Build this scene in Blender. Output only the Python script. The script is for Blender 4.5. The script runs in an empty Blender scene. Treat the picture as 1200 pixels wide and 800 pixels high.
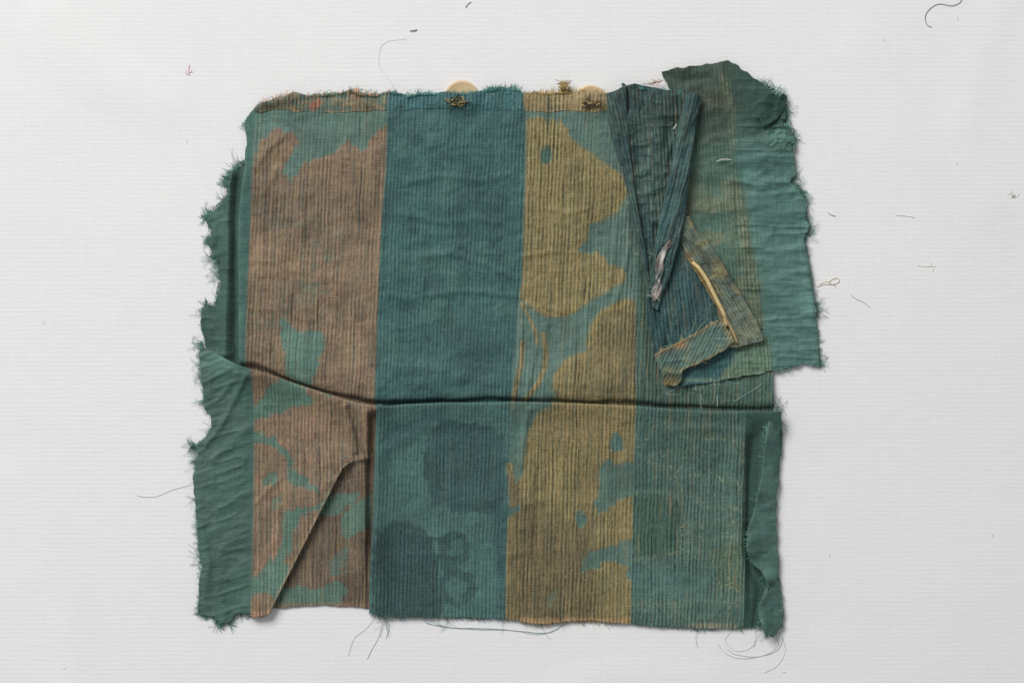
import bpy, math, random
import numpy as np
from mathutils import Vector

random.seed(7)
S = 0.0003                     # one drawing unit (u) = 0.3 mm; x to the right, y downwards, origin at (600, 400)
scene = bpy.context.scene
col = scene.collection

# ------------------------------------------------------------------ camera, world, lamps, exposure
cam_d = bpy.data.cameras.new('camera')
cam_d.sensor_width = 36.0
cam_d.lens = 110.0
cam_d.clip_start = 0.01
cam_d.clip_end = 20.0
cam = bpy.data.objects.new('camera', cam_d)
cam.location = (0, 0, 1.1)
col.objects.link(cam)
scene.camera = cam

world = bpy.data.worlds.new('World')
scene.world = world
world.use_nodes = True
bg = world.node_tree.nodes['Background']
bg.inputs[0].default_value = (0.93, 0.97, 1.0, 1)
bg.inputs[1].default_value = 0.31


def area(name, loc, target, size, power, color):
    d = bpy.data.lights.new(name, 'AREA')
    d.shape = 'RECTANGLE'
    d.size, d.size_y = size
    d.energy = power
    d.color = color
    o = bpy.data.objects.new(name, d)
    o.location = loc
    o.rotation_euler = (Vector(target) - Vector(loc)).to_track_quat('-Z', 'Y').to_euler()
    col.objects.link(o)
    return o


area('window_light', (-0.95, 1.45, 1.5), (0, 0, 0), (1.3, 1.1), 53.0, (1.0, 0.99, 0.975))

scene.view_settings.view_transform = 'Standard'
scene.view_settings.look = 'None'
scene.view_settings.exposure = 0.0
scene.view_settings.gamma = 1.0
scene.cycles.use_denoising = False
scene.cycles.filter_width = 1.5


# ------------------------------------------------------------------ numeric helpers
def lin(c):
    c = np.asarray(c, float) / 255.0
    return np.where(c <= 0.04045, c / 12.92, ((c + 0.055) / 1.055) ** 2.4)


def _h(ix, iy, seed):
    n = (ix.astype(np.int64) * 374761393 + iy.astype(np.int64) * 668265263 + seed * 974634777) & 0xFFFFFFFF
    n = ((n ^ (n >> 13)) * 1274126177) & 0xFFFFFFFF
    n = n ^ (n >> 16)
    return (n & 0xFFFF) / 65535.0 * 2 - 1


def vnoise(x, y, sx, sy=None, seed=0):
    sy = sy or sx
    x = np.asarray(x, float) / sx
    y = np.asarray(y, float) / sy
    ix, iy = np.floor(x), np.floor(y)
    fx, fy = x - ix, y - iy
    fx = fx * fx * fx * (fx * (6 * fx - 15) + 10)
    fy = fy * fy * fy * (fy * (6 * fy - 15) + 10)
    a = _h(ix, iy, seed) * (1 - fx) + _h(ix + 1, iy, seed) * fx
    b = _h(ix, iy + 1, seed) * (1 - fx) + _h(ix + 1, iy + 1, seed) * fx
    return a * (1 - fy) + b * fy


def fbm(x, y, s, sy=None, seed=0, o=3):
    sy = sy or s
    t, amp = 0, 1.0
    for i in range(o):
        t = t + amp * vnoise(x, y, s / 2 ** i, sy / 2 ** i, seed + 17 * i)
        amp *= 0.5
    return t


def seg_dist(x, y, pts, closed):
    P = np.asarray(pts, float)
    Q = np.roll(P, -1, 0) if closed else P[1:]
    P = P if closed else P[:-1]
    best = np.full(x.shape, 1e18)
    bx, by = np.zeros_like(x), np.zeros_like(y)
    for (ax, ay), (cx, cy) in zip(P, Q):
        dx, dy = cx - ax, cy - ay
        L = dx * dx + dy * dy + 1e-9
        t = np.clip(((x - ax) * dx + (y - ay) * dy) / L, 0, 1)
        px, py = ax + t * dx, ay + t * dy
        d = (x - px) ** 2 + (y - py) ** 2
        m = d < best
        best = np.where(m, d, best)
        bx = np.where(m, px, bx)
        by = np.where(m, py, by)
    return np.sqrt(best), bx, by


def inside(x, y, pts):
    P = np.asarray(pts, float)
    Q = np.roll(P, -1, 0)
    c = np.zeros(x.shape, bool)
    for (ax, ay), (bx, by) in zip(P, Q):
        if ay == by:
            continue
        m = (ay > y) != (by > y)
        c ^= m & (x < (bx - ax) * (y - ay) / (by - ay) + ax)
    return c


def sdf(x, y, pts):
    """positive inside"""
    P = np.asarray(pts, float)
    lo, hi = P.min(0) - 14, P.max(0) + 14
    m = (x > lo[0]) & (x < hi[0]) & (y > lo[1]) & (y < hi[1])
    out = np.full(x.shape, -14.0)
    if m.any():
        d, _, _ = seg_dist(x[m], y[m], P, True)
        out[m] = np.where(inside(x[m], y[m], P), d, -d)
    return out


def sstep(a, b, v):
    t = np.clip((v - a) / (b - a), 0, 1)
    return t * t * (3 - 2 * t)


def ridge(x, y, pts, w, h):
    P = np.asarray(pts, float)
    lo, hi = P.min(0) - 3 * w, P.max(0) + 3 * w
    m = (x > lo[0]) & (x < hi[0]) & (y > lo[1]) & (y < hi[1])
    z = np.zeros_like(x)
    if m.any():
        d, _, _ = seg_dist(x[m], y[m], P, False)
        z[m] = h * np.exp(-(d / w) ** 2)
    return z


def rough(pts, amp, step=3.0, seed=1):
    P = np.asarray(pts, float)
    out = []
    s = 0.0
    for a, b in zip(P, np.roll(P, -1, 0)):
        d = b - a
        L = np.hypot(*d)
        n = max(1, int(L / step))
        nn = np.array([-d[1], d[0]]) / (L + 1e-9)
        for i in range(n):
            q = a + d * i / n
            k = amp * float(fbm(np.array([q[0] + q[1] * 0.37]), np.array([q[1] - 0.4 * q[0]]), 9, seed=seed))
            out.append(q + nn * k)
    return np.array(out)


# ------------------------------------------------------------------ colours (albedo, sRGB)
GREEN = (84, 114, 103)
BLUE = (53, 97, 94)
BROWN = (130, 108, 84)
GOLD = (131, 118, 71)
SILK = (74, 108, 98)
DARK = (50, 84, 74)
BGREEN = (67, 106, 99)
BDARK = (44, 74, 74)
#          rib   fleck  variegation
T_BLUE = (0.75, 0.10, 0.45)
T_GREEN = (0.5, 0.08, 0.62)
T_BROWN = (0.80, 0.16, 1.0)
T_GOLD = (1.0, 0.24, 0.95)
T_SILK = (0.05, 0.0, 0.12)


class Paint:
    def __init__(s, x, y, c, t):
        s.x, s.y = x, y
        s.c = np.tile(lin(c), (len(x), 1))
        s.t = np.tile(np.array(t, float), (len(x), 1))

    def mix(s, w, c, t=None):
        w = w[:, None]
        if c is not None:
            s.c = s.c * (1 - w) + lin(c) * w
        if t is not None:
            s.t = s.t * (1 - w) + np.array(t, float) * w

    def poly(s, pts, c, t=None, soft=1.5, amp=1.8, k=1.0, seed=3, clip=None):
        d = sdf(s.x, s.y, pts)
        d = d + amp * fbm(s.x, s.y, 7, seed=seed) + (2.4 * vnoise(s.x, s.y, 2.6, 40, seed + 40) + 1.2 * vnoise(s.x, s.y, 1.6, 12, seed + 43)) * min(1.0, amp / 1.6) + 0.8 * vnoise(s.x, s.y, 30, 2.4, seed + 41)
        w = sstep(-soft, soft, d) * k
        if clip is not None:
            w = w * clip
        s.mix(w, c, t)

    def band(s, xl, xr, c, t, soft=1.2):
        yl = np.interp(s.y, [p[1] for p in xl], [p[0] for p in xl])
        yr = np.interp(s.y, [p[1] for p in xr], [p[0] for p in xr])
        j = 0.8 * vnoise(s.x * 0, s.y, 5, seed=8)
        w = sstep(-soft, soft, s.x - yl + j) * sstep(-soft, soft, yr - s.x - j)
        s.mix(w, c, t)
        return w

    def mottle(s, c, t=None, scale=10, sy=None, thr=0.2, k=0.5, seed=5, mask=None, soft=0.25):
        n = fbm(s.x, s.y, scale, sy, seed)
        w = sstep(thr - soft, thr + soft, n) * k
        if mask is not None:
            w = w * mask
        s.mix(w, c, t)

    def blob(s, cx, cy, rx, ry, c, t=None, k=1.0):
        d = ((s.x - cx) / rx) ** 2 + ((s.y - cy) / ry) ** 2
        s.mix(np.exp(-d) * k, c, t)

    def shade(s, amp=0.10, scale=45, seed=2):
        f = 1 + amp * fbm(s.x, s.y, scale, seed=seed)
        s.c = s.c * f[:, None]


# ------------------------------------------------------------------ materials
def ninp(nt, node, i, v):
    if isinstance(v, bpy.types.NodeSocket):
        nt.links.new(v, node.inputs[i])
    else:
        node.inputs[i].default_value = v


class NB:
    def __init__(s, name):
        s.m = bpy.data.materials.new(name)
        s.m.use_nodes = True
        s.nt = s.m.node_tree
        s.bsdf = s.nt.nodes['Principled BSDF']

    def n(s, t, **kw):
        o = s.nt.nodes.new(t)
        for k, v in kw.items():
            setattr(o, k, v)
        return o

    def math(s, op, a, b=0.0, c=0.0, clamp=False):
        o = s.n('ShaderNodeMath', operation=op, use_clamp=clamp)
        for i, v in enumerate((a, b, c)):
            ninp(s.nt, o, i, v)
        return o.outputs[0]

    def comb(s, x, y, z=0.0):
        o = s.n('ShaderNodeCombineXYZ')
        for i, v in enumerate((x, y, z)):
            ninp(s.nt, o, i, v)
        return o.outputs[0]

    def noise(s, vec, scale=1.0, detail=2.0, rough=0.5):
        o = s.n('ShaderNodeTexNoise')
        ninp(s.nt, o, 'Vector', vec)
        o.inputs['Scale'].default_value = scale
        o.inputs['Detail'].default_value = detail
        o.inputs['Roughness'].default_value = rough
        return o.outputs['Fac']

    def ramp(s, v, a, b):
        o = s.n('ShaderNodeMapRange', interpolation_type='SMOOTHSTEP')
        ninp(s.nt, o, 0, v)
        ninp(s.nt, o, 1, a)
        ninp(s.nt, o, 2, b)
        return o.outputs[0]

    def mixc(s, f, a, b, mode='MIX'):
        o = s.n('ShaderNodeMix', data_type='RGBA', blend_type=mode)
        ninp(s.nt, o, 0, f)
        ninp(s.nt, o, 6, a)
        ninp(s.nt, o, 7, b)
        return o.outputs[2]

    def scale(s, c, f):
        o = s.n('ShaderNodeVectorMath', operation='SCALE')
        ninp(s.nt, o, 0, c)
        ninp(s.nt, o, 3, f)
        return o.outputs[0]


def rgba(c):
    return tuple(float(v) for v in lin(c)) + (1.0,)


def textile_material():
    b = NB('brocade')
    a1 = b.n('ShaderNodeAttribute', attribute_name='base')
    a2 = b.n('ShaderNodeAttribute', attribute_name='tex')
    sep = b.n('ShaderNodeSeparateColor')
    b.nt.links.new(a2.outputs['Color'], sep.inputs[0])
    rs, fk, vr = sep.outputs[0], sep.outputs[1], sep.outputs[2]
    uv = b.n('ShaderNodeUVMap', uv_map='weave')
    su = b.n('ShaderNodeSeparateXYZ')
    b.nt.links.new(uv.outputs[0], su.inputs[0])
    u, v = su.outputs[0], su.outputs[1]
    wob = b.noise(b.comb(b.math('MULTIPLY', u, 0.03), b.math('MULTIPLY', v, 0.02)), 1.0, 3.0)
    uw = b.math('ADD', u, b.math('MULTIPLY', wob, 5.0))
    rib = b.math('MULTIPLY_ADD', b.math('SINE', b.math('MULTIPLY', uw, 2 * math.pi / 4.4)), 0.5, 0.5)
    streak = b.noise(b.comb(b.math('MULTIPLY', uw, 0.40), b.math('MULTIPLY', v, 0.006)), 1.0, 3.0, 0.6)
    strk2 = b.noise(b.comb(b.math('MULTIPLY', uw, 0.27), b.math('MULTIPLY', v, 0.018), 7.3), 1.0, 2.0)
    dash = b.noise(b.comb(b.math('MULTIPLY', uw, 0.45), b.math('MULTIPLY', v, 0.16), 3.1), 1.0, 2.0)
    weft = b.noise(b.comb(b.math('MULTIPLY', u, 0.05), b.math('MULTIPLY', v, 0.55), 9.0), 1.0, 2.0)
    grain = b.noise(b.comb(b.math('MULTIPLY', u, 0.6), b.math('MULTIPLY', v, 0.6), 1.7), 1.0, 2.0)
    cloud = b.noise(b.comb(b.math('MULTIPLY', u, 0.05), b.math('MULTIPLY', v, 0.03), 5.0), 1.0, 5.0, 0.65)

    def c0(x, k):
        return b.math('MULTIPLY', b.math('SUBTRACT', x, 0.5), k)
    irr = b.noise(b.comb(b.math('MULTIPLY', u, 0.05), b.math('MULTIPLY', v, 0.03), 31.0), 1.0, 3.0)
    rsv = b.math('MULTIPLY', rs, b.ramp(irr, 0.22, 0.60))
    val = b.math('ADD', 1.0, b.math('MULTIPLY', c0(rib, 0.72), rsv))
    val = b.math('ADD', val, b.math('MULTIPLY', c0(streak, 2.0), b.math('ADD', b.math('MULTIPLY', vr, 0.85), 0.1)))
    val = b.math('ADD', val, b.math('MULTIPLY', c0(dash, 1.9), b.math('ADD', b.math('MULTIPLY', rs, 0.55), 0.08)))
    val = b.math('ADD', val, c0(weft, 0.20))
    val = b.math('ADD', val, c0(grain, 0.5))
    val = b.math('ADD', val, c0(cloud, 0.75))
    gap = b.noise(b.comb(b.math('MULTIPLY', uw, 0.46), b.math('MULTIPLY', v, 0.010), 21.0), 1.0, 2.0)
    val = b.math('SUBTRACT', val, b.math('MULTIPLY', b.ramp(gap, 0.40, 0.30), b.math('MULTIPLY', b.math('ADD', rs, vr), 0.30)))
    val = b.math('MAXIMUM', val, 0.18)
    base = b.scale(a1.outputs['Color'], val)
    # stray warps in other dye lots
    warm = b.ramp(strk2, 0.56, 0.68)
    base = b.mixc(b.math('MULTIPLY', warm, b.math('MULTIPLY', b.ramp(vr, 0.35, 1.0), 0.45)), base, rgba((148, 130, 94)))
    cool = b.ramp(strk2, 0.44, 0.34)
    base = b.mixc(b.math('MULTIPLY', cool, b.math('MULTIPLY', vr, 0.32)), base, rgba((66, 92, 80)))
    # bright weft floats
    flk = b.noise(b.comb(b.math('MULTIPLY', uw, 0.34), b.math('MULTIPLY', v, 0.25), 12.4), 1.0, 1.0)
    thr = b.math('SUBTRACT', 0.76, b.math('MULTIPLY', fk, 0.32))
    fm = b.math('MULTIPLY', b.ramp(flk, thr, b.math('ADD', thr, 0.10)), b.ramp(fk, 0.0, 0.12))
    gold = b.mixc(b.ramp(vr, 0.4, 0.9), rgba((112, 140, 116)), rgba((156, 148, 106)))
    fcol = b.mixc(0.8, base, gold)
    base = b.mixc(b.math('MULTIPLY', fm, 0.75), base, fcol)
    b.nt.links.new(base, b.bsdf.inputs['Base Color'])
    hgt = b.math('MULTIPLY', rib, rsv)
    hgt = b.math('ADD', hgt, b.math('MULTIPLY', dash, b.math('ADD', b.math('MULTIPLY', rs, 1.0), 0.15)))
    hgt = b.math('ADD', hgt, b.math('MULTIPLY', weft, 0.8))
    hgt = b.math('ADD', hgt, b.math('MULTIPLY', grain, 0.6))
    bp = b.n('ShaderNodeBump')
    bp.inputs['Strength'].default_value = 0.55
    bp.inputs['Distance'].default_value = 0.00035
    b.nt.links.new(hgt, bp.inputs['Height'])
    b.nt.links.new(bp.outputs[0], b.bsdf.inputs['Normal'])
    b.bsdf.inputs['Roughness'].default_value = 0.62
    b.bsdf.inputs['Specular IOR Level'].default_value = 0.3
    b.bsdf.inputs['Sheen Weight'].default_value = 0.10
    b.bsdf.inputs['Sheen Roughness'].default_value = 0.5
    return b.m


def fibre_material(name='fibre', r=0.7):
    b = NB(name)
    a = b.n('ShaderNodeAttribute', attribute_name='base')
    tc = b.n('ShaderNodeTexCoord')
    nz = b.noise(tc.outputs['Object'], 900.0, 2.0)
    c = b.scale(a.outputs['Color'], b.math('ADD', 0.6, b.math('MULTIPLY', nz, 0.8)))
    b.nt.links.new(c, b.bsdf.inputs['Base Color'])
    b.bsdf.inputs['Roughness'].default_value = r
    return b.m


def backing_material():
    b = NB('white_canvas')
    tc = b.n('ShaderNodeTexCoord')
    sx = b.n('ShaderNodeSeparateXYZ')
    b.nt.links.new(tc.outputs['Object'], sx.inputs[0])
    x = b.math('DIVIDE', sx.outputs[0], S)
    y = b.math('DIVIDE', sx.outputs[1], S)
    wob = b.noise(b.comb(b.math('MULTIPLY', x, 0.008), b.math('MULTIPLY', y, 0.012)), 1.0, 4.0)
    yw = b.math('ADD', y, b.math('MULTIPLY', wob, 4.0))
    rib = b.math('MULTIPLY_ADD', b.math('SINE', b.math('MULTIPLY', yw, 2 * math.pi / 5.3)), 0.5, 0.5)
    warp = b.math('MULTIPLY_ADD', b.math('SINE', b.math('MULTIPLY', x, 2 * math.pi / 3.1)), 0.5, 0.5)
    slub = b.noise(b.comb(b.math('MULTIPLY', x, 0.035), b.math('MULTIPLY', yw, 0.45)), 1.0, 3.0, 0.6)
    slubv = b.noise(b.comb(b.math('MULTIPLY', x, 0.30), b.math('MULTIPLY', y, 0.025), 4.0), 1.0, 3.0, 0.6)
    grain = b.noise(b.comb(b.math('MULTIPLY', x, 0.45), b.math('MULTIPLY', y, 0.45), 2.0), 1.0, 2.0)
    cloud = b.noise(b.comb(b.math('MULTIPLY', x, 0.006), b.math('MULTIPLY', y, 0.006), 8.0), 1.0, 5.0, 0.6)
    patch = b.noise(b.comb(b.math('MULTIPLY', x, 0.004), b.math('MULTIPLY', y, 0.003), 2.5), 1.0, 2.0)
    amt = b.math('ADD', 0.35, b.math('MULTIPLY', patch, 1.1))

    def c0(q, k):
        return b.math('MULTIPLY', b.math('SUBTRACT', q, 0.5), k)
    val = b.math('ADD', 1.0, b.math('MULTIPLY', c0(rib, 0.016), amt))
    val = b.math('ADD', val, c0(slub, 0.11))
    val = b.math('ADD', val, c0(slubv, 0.06))
    val = b.math('ADD', val, c0(grain, 0.05))
    val = b.math('ADD', val, c0(cloud, 0.05))
    base = b.mixc(b.ramp(cloud, 0.35, 0.7), (0.825, 0.815, 0.815, 1), (0.82, 0.82, 0.808, 1))
    base = b.scale(base, val)
    # a few tiny dust specks
    vor = b.n('ShaderNodeTexVoronoi')
    b.nt.links.new(b.comb(b.math('MULTIPLY', x, 0.011), b.math('MULTIPLY', y, 0.011)), vor.inputs['Vector'])
    vor.inputs['Scale'].default_value = 1.0
    vor.inputs['Randomness'].default_value = 1.0
    sz = b.n('ShaderNodeSeparateColor')
    b.nt.links.new(vor.outputs['Color'], sz.inputs[0])
    rad = b.math('MULTIPLY', b.math('POWER', sz.outputs[0], 5.0), 0.026)
    spk = b.ramp(vor.outputs['Distance'], b.math('ADD', rad, 0.012), rad)
    base = b.mixc(b.math('MULTIPLY', spk, b.math('MULTIPLY', b.ramp(sz.outputs[0], 0.55, 0.9), 0.15)), base, (0.30, 0.29, 0.27, 1))
    b.nt.links.new(base, b.bsdf.inputs['Base Color'])
    h = b.math('ADD', b.math('MULTIPLY', b.math('MULTIPLY', rib, 0.34), amt), b.math('MULTIPLY', slub, 1.3))
    h = b.math('ADD', h, b.math('MULTIPLY', slubv, 0.7))
    h = b.math('ADD', h, b.math('MULTIPLY', warp, 0.18))
    h = b.math('ADD', h, b.math('MULTIPLY', grain, 0.5))
    bp = b.n('ShaderNodeBump')
    bp.inputs['Strength'].default_value = 0.22
    bp.inputs['Distance'].default_value = 0.00022
    b.nt.links.new(h, bp.inputs['Height'])
    b.nt.links.new(bp.outputs[0], b.bsdf.inputs['Normal'])
    b.bsdf.inputs['Roughness'].default_value = 0.9
    b.bsdf.inputs['Specular IOR Level'].default_value = 0.1
    return b.m


def horn_material():
    b = NB('horn')
    tc = b.n('ShaderNodeTexCoord')
    nz = b.noise(tc.outputs['Object'], 260.0, 4.0)
    c = b.mixc(nz, rgba((196, 168, 128)), rgba((222, 198, 160)))
    b.nt.links.new(c, b.bsdf.inputs['Base Color'])
    b.bsdf.inputs['Roughness'].default_value = 0.38
    return b.m


M_TEX = textile_material()
M_FIB = fibre_material()
M_BACK = backing_material()
M_HORN = horn_material()


# ------------------------------------------------------------------ mesh helpers
def W(x, y, z):
    return ((x - 600) * S, (400 - y) * S, z * S)


def link(o, parent=None):
    col.objects.link(o)
    if parent is not None:
        o.parent = parent
    return o


def set_attr(me, name, data):
    a = me.attributes.new(name, 'FLOAT_COLOR', 'POINT')
    d = np.ones((len(me.vertices), 4), np.float32)
    d[:, :3] = data
    a.data.foreach_set('color', d.ravel())


def roll(x, y, z, n, edge, r):
    """bend the cloth round a tube of radius r where it passes the edge in direction n"""
    n = np.array(n, float)
    n /= np.hypot(*n)
    t = np.array([-n[1], n[0]])
    a = x * n[0] + y * n[1]
    tt = x * t[0] + y * t[1]
    E = np.asarray(edge, float)
    ea = E @ n
    et = E @ t
    o = np.argsort(et)
    e = np.interp(tt, et[o], ea[o])
    s0 = a - e + r
    th = np.clip(s0 / r, 0, math.pi)
    na = np.where(s0 > 0, e - r + r * np.sin(th) - np.maximum(s0 - math.pi * r, 0), a)
    nz = np.where(s0 > 0, z - r * (1 - np.cos(th)), z)
    return na * n[0] + tt * t[0], na * n[1] + tt * t[1], nz


def sheet(name, outline, zf, pf, parent, step=1.3, uvf=None, rolls=(), thick=0.9, ragged=0.8, seed=1, label=None):
    poly = rough(outline, ragged, seed=seed) if ragged else np.asarray(outline, float)
    lo, hi = poly.min(0) - step, poly.max(0) + step
    nx, ny = int((hi[0] - lo[0]) / step) + 2, int((hi[1] - lo[1]) / step) + 2
    gx, gy = np.meshgrid(lo[0] + step * np.arange(nx), lo[1] + step * np.arange(ny))
    x, y = gx.ravel(), gy.ravel()
    ins = inside(x, y, poly).reshape(ny, nx)
    cnt = ins[:-1, :-1].astype(int) + ins[1:, :-1] + ins[:-1, 1:] + ins[1:, 1:]
    cy, cx = np.nonzero(cnt >= 2)
    i0 = cy * nx + cx
    quads = np.stack([i0, i0 + nx, i0 + nx + 1, i0 + 1], 1)
    used = np.unique(quads)
    remap = np.full(nx * ny, -1)
    remap[used] = np.arange(len(used))
    quads = remap[quads]
    x, y = x[used].copy(), y[used].copy()
    out = ~ins.ravel()[used]
    if out.any():
        _, bx, by = seg_dist(x[out], y[out], poly, True)
        x[out], y[out] = bx, by
    z = zf(x, y)
    p = pf(x, y)
    u, v = uvf(x, y) if uvf else (x, y)
    X, Y, Z = x, y, z
    for n, edge, r in rolls:
        X, Y, Z = roll(X, Y, Z, n, edge, r)
    me = bpy.data.meshes.new(name)
    co = np.stack([(X - 600) * S, (400 - Y) * S, Z * S], 1)
    me.vertices.add(len(co))
    me.vertices.foreach_set('co', co.astype(np.float32).ravel())
    nq = len(quads)
    me.loops.add(nq * 4)
    me.loops.foreach_set('vertex_index', quads.astype(np.int32).ravel())
    me.polygons.add(nq)
    me.polygons.foreach_set('loop_start', np.arange(nq, dtype=np.int32) * 4)
    me.polygons.foreach_set('loop_total', np.full(nq, 4, np.int32))
    me.update(calc_edges=True)
    me.polygons.foreach_set('use_smooth', np.ones(nq, bool))
    lum = p.c @ np.array([0.3, 0.55, 0.15])
    set_attr(me, 'base', np.clip(p.c * 0.86 + 0.14 * lum[:, None], 0.003, 0.95))
    set_attr(me, 'tex', np.clip(p.t, 0, 1))
    uvl = me.uv_layers.new(name='weave')
    uvs = np.stack([u, v], 1)[quads.ravel()]
    uvl.data.foreach_set('uv', uvs.astype(np.float32).ravel())
    me.materials.append(M_TEX)
    me.validate()
    o = bpy.data.objects.new(name, me)
    link(o, parent)
    if thick:
        sm = o.modifiers.new('thickness', 'SOLIDIFY')
        sm.thickness = thick * S
        sm.offset = -1
    if label:
        o['label'] = label
    return o


def threads(name, paths, parent, mat=None, stuff=True, label=None):
    """paths: list of (points Nx3 in u, radius in u, sRGB colour); tubes of triangular section joined in one mesh"""
    vs, fs, cs = [], [], []
    for pts, r, c in paths:
        P = np.asarray(pts, float)
        k = len(P)
        d = np.gradient(P, axis=0)
        d /= np.linalg.norm(d, axis=1, keepdims=True) + 1e-9
        up = np.array([0, 0, 1.0])
        sd = np.cross(d, up)
        sd /= np.linalg.norm(sd, axis=1, keepdims=True) + 1e-9
        ud = np.cross(sd, d)
        b0 = len(vs)
        m = 3 if r < 1.2 else 8
        for i in range(k):
            rr = r * (1.0 if i < k - 1 else 0.5)
            for q in range(m):
                an = 2 * math.pi * q / m + 0.5
                w = P[i] + rr * (sd[i] * math.cos(an) + ud[i] * math.sin(an))
                vs.append(W(*w))
                cs.append(c)
        for i in range(k - 1):
            for q in range(m):
                q2 = (q + 1) % m
                fs.append((b0 + i * m + q, b0 + i * m + q2, b0 + (i + 1) * m + q2, b0 + (i + 1) * m + q))
        fs.append(tuple(b0 + q for q in range(m))[::-1])
        fs.append(tuple(b0 + (k - 1) * m + q for q in range(m)))
    me = bpy.data.meshes.new(name)
    me.from_pydata(vs, [], fs)
    me.polygons.foreach_set('use_smooth', np.ones(len(me.polygons), bool))
    set_attr(me, 'base', lin(np.array(cs)))
    me.materials.append(mat or M_FIB)
    o = bpy.data.objects.new(name, me)
    link(o, parent)
    if stuff:
        o['kind'] = 'stuff'
    if label:
        o['label'] = label
    return o


def fray(line, count, lmin, lmax, out, z0, cols, spread=0.5, r=0.32, z1=0.9, curl=0.25, inset=2.5, rng=None):
    """loose thread ends leaving a torn edge; out = +1/-1 side of the line (or a fixed vector)"""
    rng = rng or random
    P = np.asarray(line, float)
    L = np.r_[0, np.cumsum(np.hypot(*np.diff(P, axis=0).T))]
    res = []
    sd = rng.randrange(999)
    count = int(count * 1.5)
    for _ in range(count):
        s = rng.random() * L[-1]
        cl = float(vnoise(np.array([s]), np.array([0.0]), 9 if L[-1] < 90 else 15, seed=sd))
        if (cl < -0.35 and rng.random() < 0.6) or (lmax > 9.5 and L[-1] > 90 and cl < 0.2 and rng.random() < 0.93):
            continue
        i = min(np.searchsorted(L, s, 'right') - 1, len(P) - 2)
        f = (s - L[i]) / (L[i + 1] - L[i] + 1e-9)
        p = P[i] * (1 - f) + P[i + 1] * f
        d = P[i + 1] - P[i]
        if isinstance(out, (int, float)):
            n = np.array([d[1], -d[0]]) * out
        else:
            n = np.array(out, float)
        a = math.atan2(n[1], n[0]) + rng.gauss(0, spread * .7) + 0.9 * spread * float(vnoise(np.array([s]), np.array([5.0]), 13, seed=sd + 3))
        ln = (lmin + (lmax - lmin) * rng.random() ** 1.8) * (1.15 + 0.8 * cl)
        k = 6
        c = rng.gauss(0, curl)
        q = p - inset * np.array([math.cos(a), math.sin(a)])
        pts = []
        za = z0(p[0], p[1]) if callable(z0) else z0
        for j in range(k):
            t = j / (k - 1)
            pts.append((q[0], q[1], za + (z1 - za) * t ** 0.8 + rng.random() * 0.5))
            a += c + rng.gauss(0, 0.12)
            q = q + (ln + inset) / (k - 1) * np.array([math.cos(a), math.sin(a)])
        cc = np.array(cols[rng.randrange(len(cols))], float) * rng.uniform(1.0, 1.4)
        res.append((pts, r * rng.uniform(0.45, 0.85), np.clip(cc, 5, 245)))
    return res


def path(pts, z=1.0, n=30, wob=0.0):
    """smooth curve through control points"""
    P = [np.array(p, float) for p in pts]
    P = [2 * P[0] - P[1]] + P + [2 * P[-1] - P[-2]]
    out = []
    m = len(P) - 3
    for i in range(m):
        for j in range(max(2, n // m)):
            t = j / max(2, n // m)
            a, b, c, d = P[i:i + 4]
            q = 0.5 * ((2 * b) + (c - a) * t + (2 * a - 5 * b + 4 * c - d) * t * t + (3 * b - a - 3 * c + d) * t ** 3)
            out.append(q)
    out.append(P[-2])
    res = []
    for q in out:
        zz = q[2] if len(q) > 2 else z
        res.append((q[0] + random.gauss(0, wob), q[1] + random.gauss(0, wob), zz))
    return res


def empty(name, x, y, label, cat, group=None):
    o = bpy.data.objects.new(name, None)
    o.empty_display_size = 0.01
    link(o)
    o['label'] = label
    o['category'] = cat
    if group:
        o['group'] = group
    return o


# ------------------------------------------------------------------ the white cloth it lies on
def cloth_z(x, y):
    z = -0.25 + 0.2 * fbm(x, y, 240, seed=31) + 0.1 * fbm(x, y, 80, seed=33)
    z = np.minimum(z, 0.1)
    z = z + ridge(x, y, [(1200, -60), (1168, 20), (1148, 70), (1130, 150)], 22, 1.0)
    z = z + ridge(x, y, [(1120, 680), (1150, 720), (1190, 775), (1240, 840)], 10, 0.7)
    z = z + ridge(x, y, [(20, 560), (80, 690), (90, 830)], 26, 1.2) + ridge(x, y, [(1010, 60), (1060, 160), (1150, 240)], 40, 1.8)
    z = z + ridge(x, y, [(60, 30), (110, 90), (190, 120)], 34, 1.8) + ridge(x, y, [(620, 830), (720, 790), (830, 800)], 24, 1.2)
    return z


def build_backing():
    nx, ny = 520, 400
    xs = np.linspace(-1400, 2600, nx)
    ys = np.linspace(-1000, 1800, ny)
    gx, gy = np.meshgrid(xs, ys)
    x, y = gx.ravel(), gy.ravel()
    z = cloth_z(x, y)
    me = bpy.data.meshes.new('backing_cloth')
    i0 = (np.arange(ny - 1)[:, None] * nx + np.arange(nx - 1)[None]).ravel()
    quads = np.stack([i0, i0 + nx, i0 + nx + 1, i0 + 1], 1)
    co = np.stack([(x - 600) * S, (400 - y) * S, z * S], 1)
    me.from_pydata(co.tolist(), [], quads.tolist())
    me.polygons.foreach_set('use_smooth', np.ones(len(me.polygons), bool))
    me.materials.append(M_BACK)
    o = bpy.data.objects.new('backing_cloth', me)
    link(o)
    o['kind'] = 'structure'
    o['label'] = 'white ribbed cotton cloth spread flat under the fragment'


build_backing()

# ------------------------------------------------------------------ the fragment
root = empty('textile_fragment', 600, 400,
             'torn teal silk fragment with brown, blue and gold stripes, pleated and frayed', 'textile')

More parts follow.
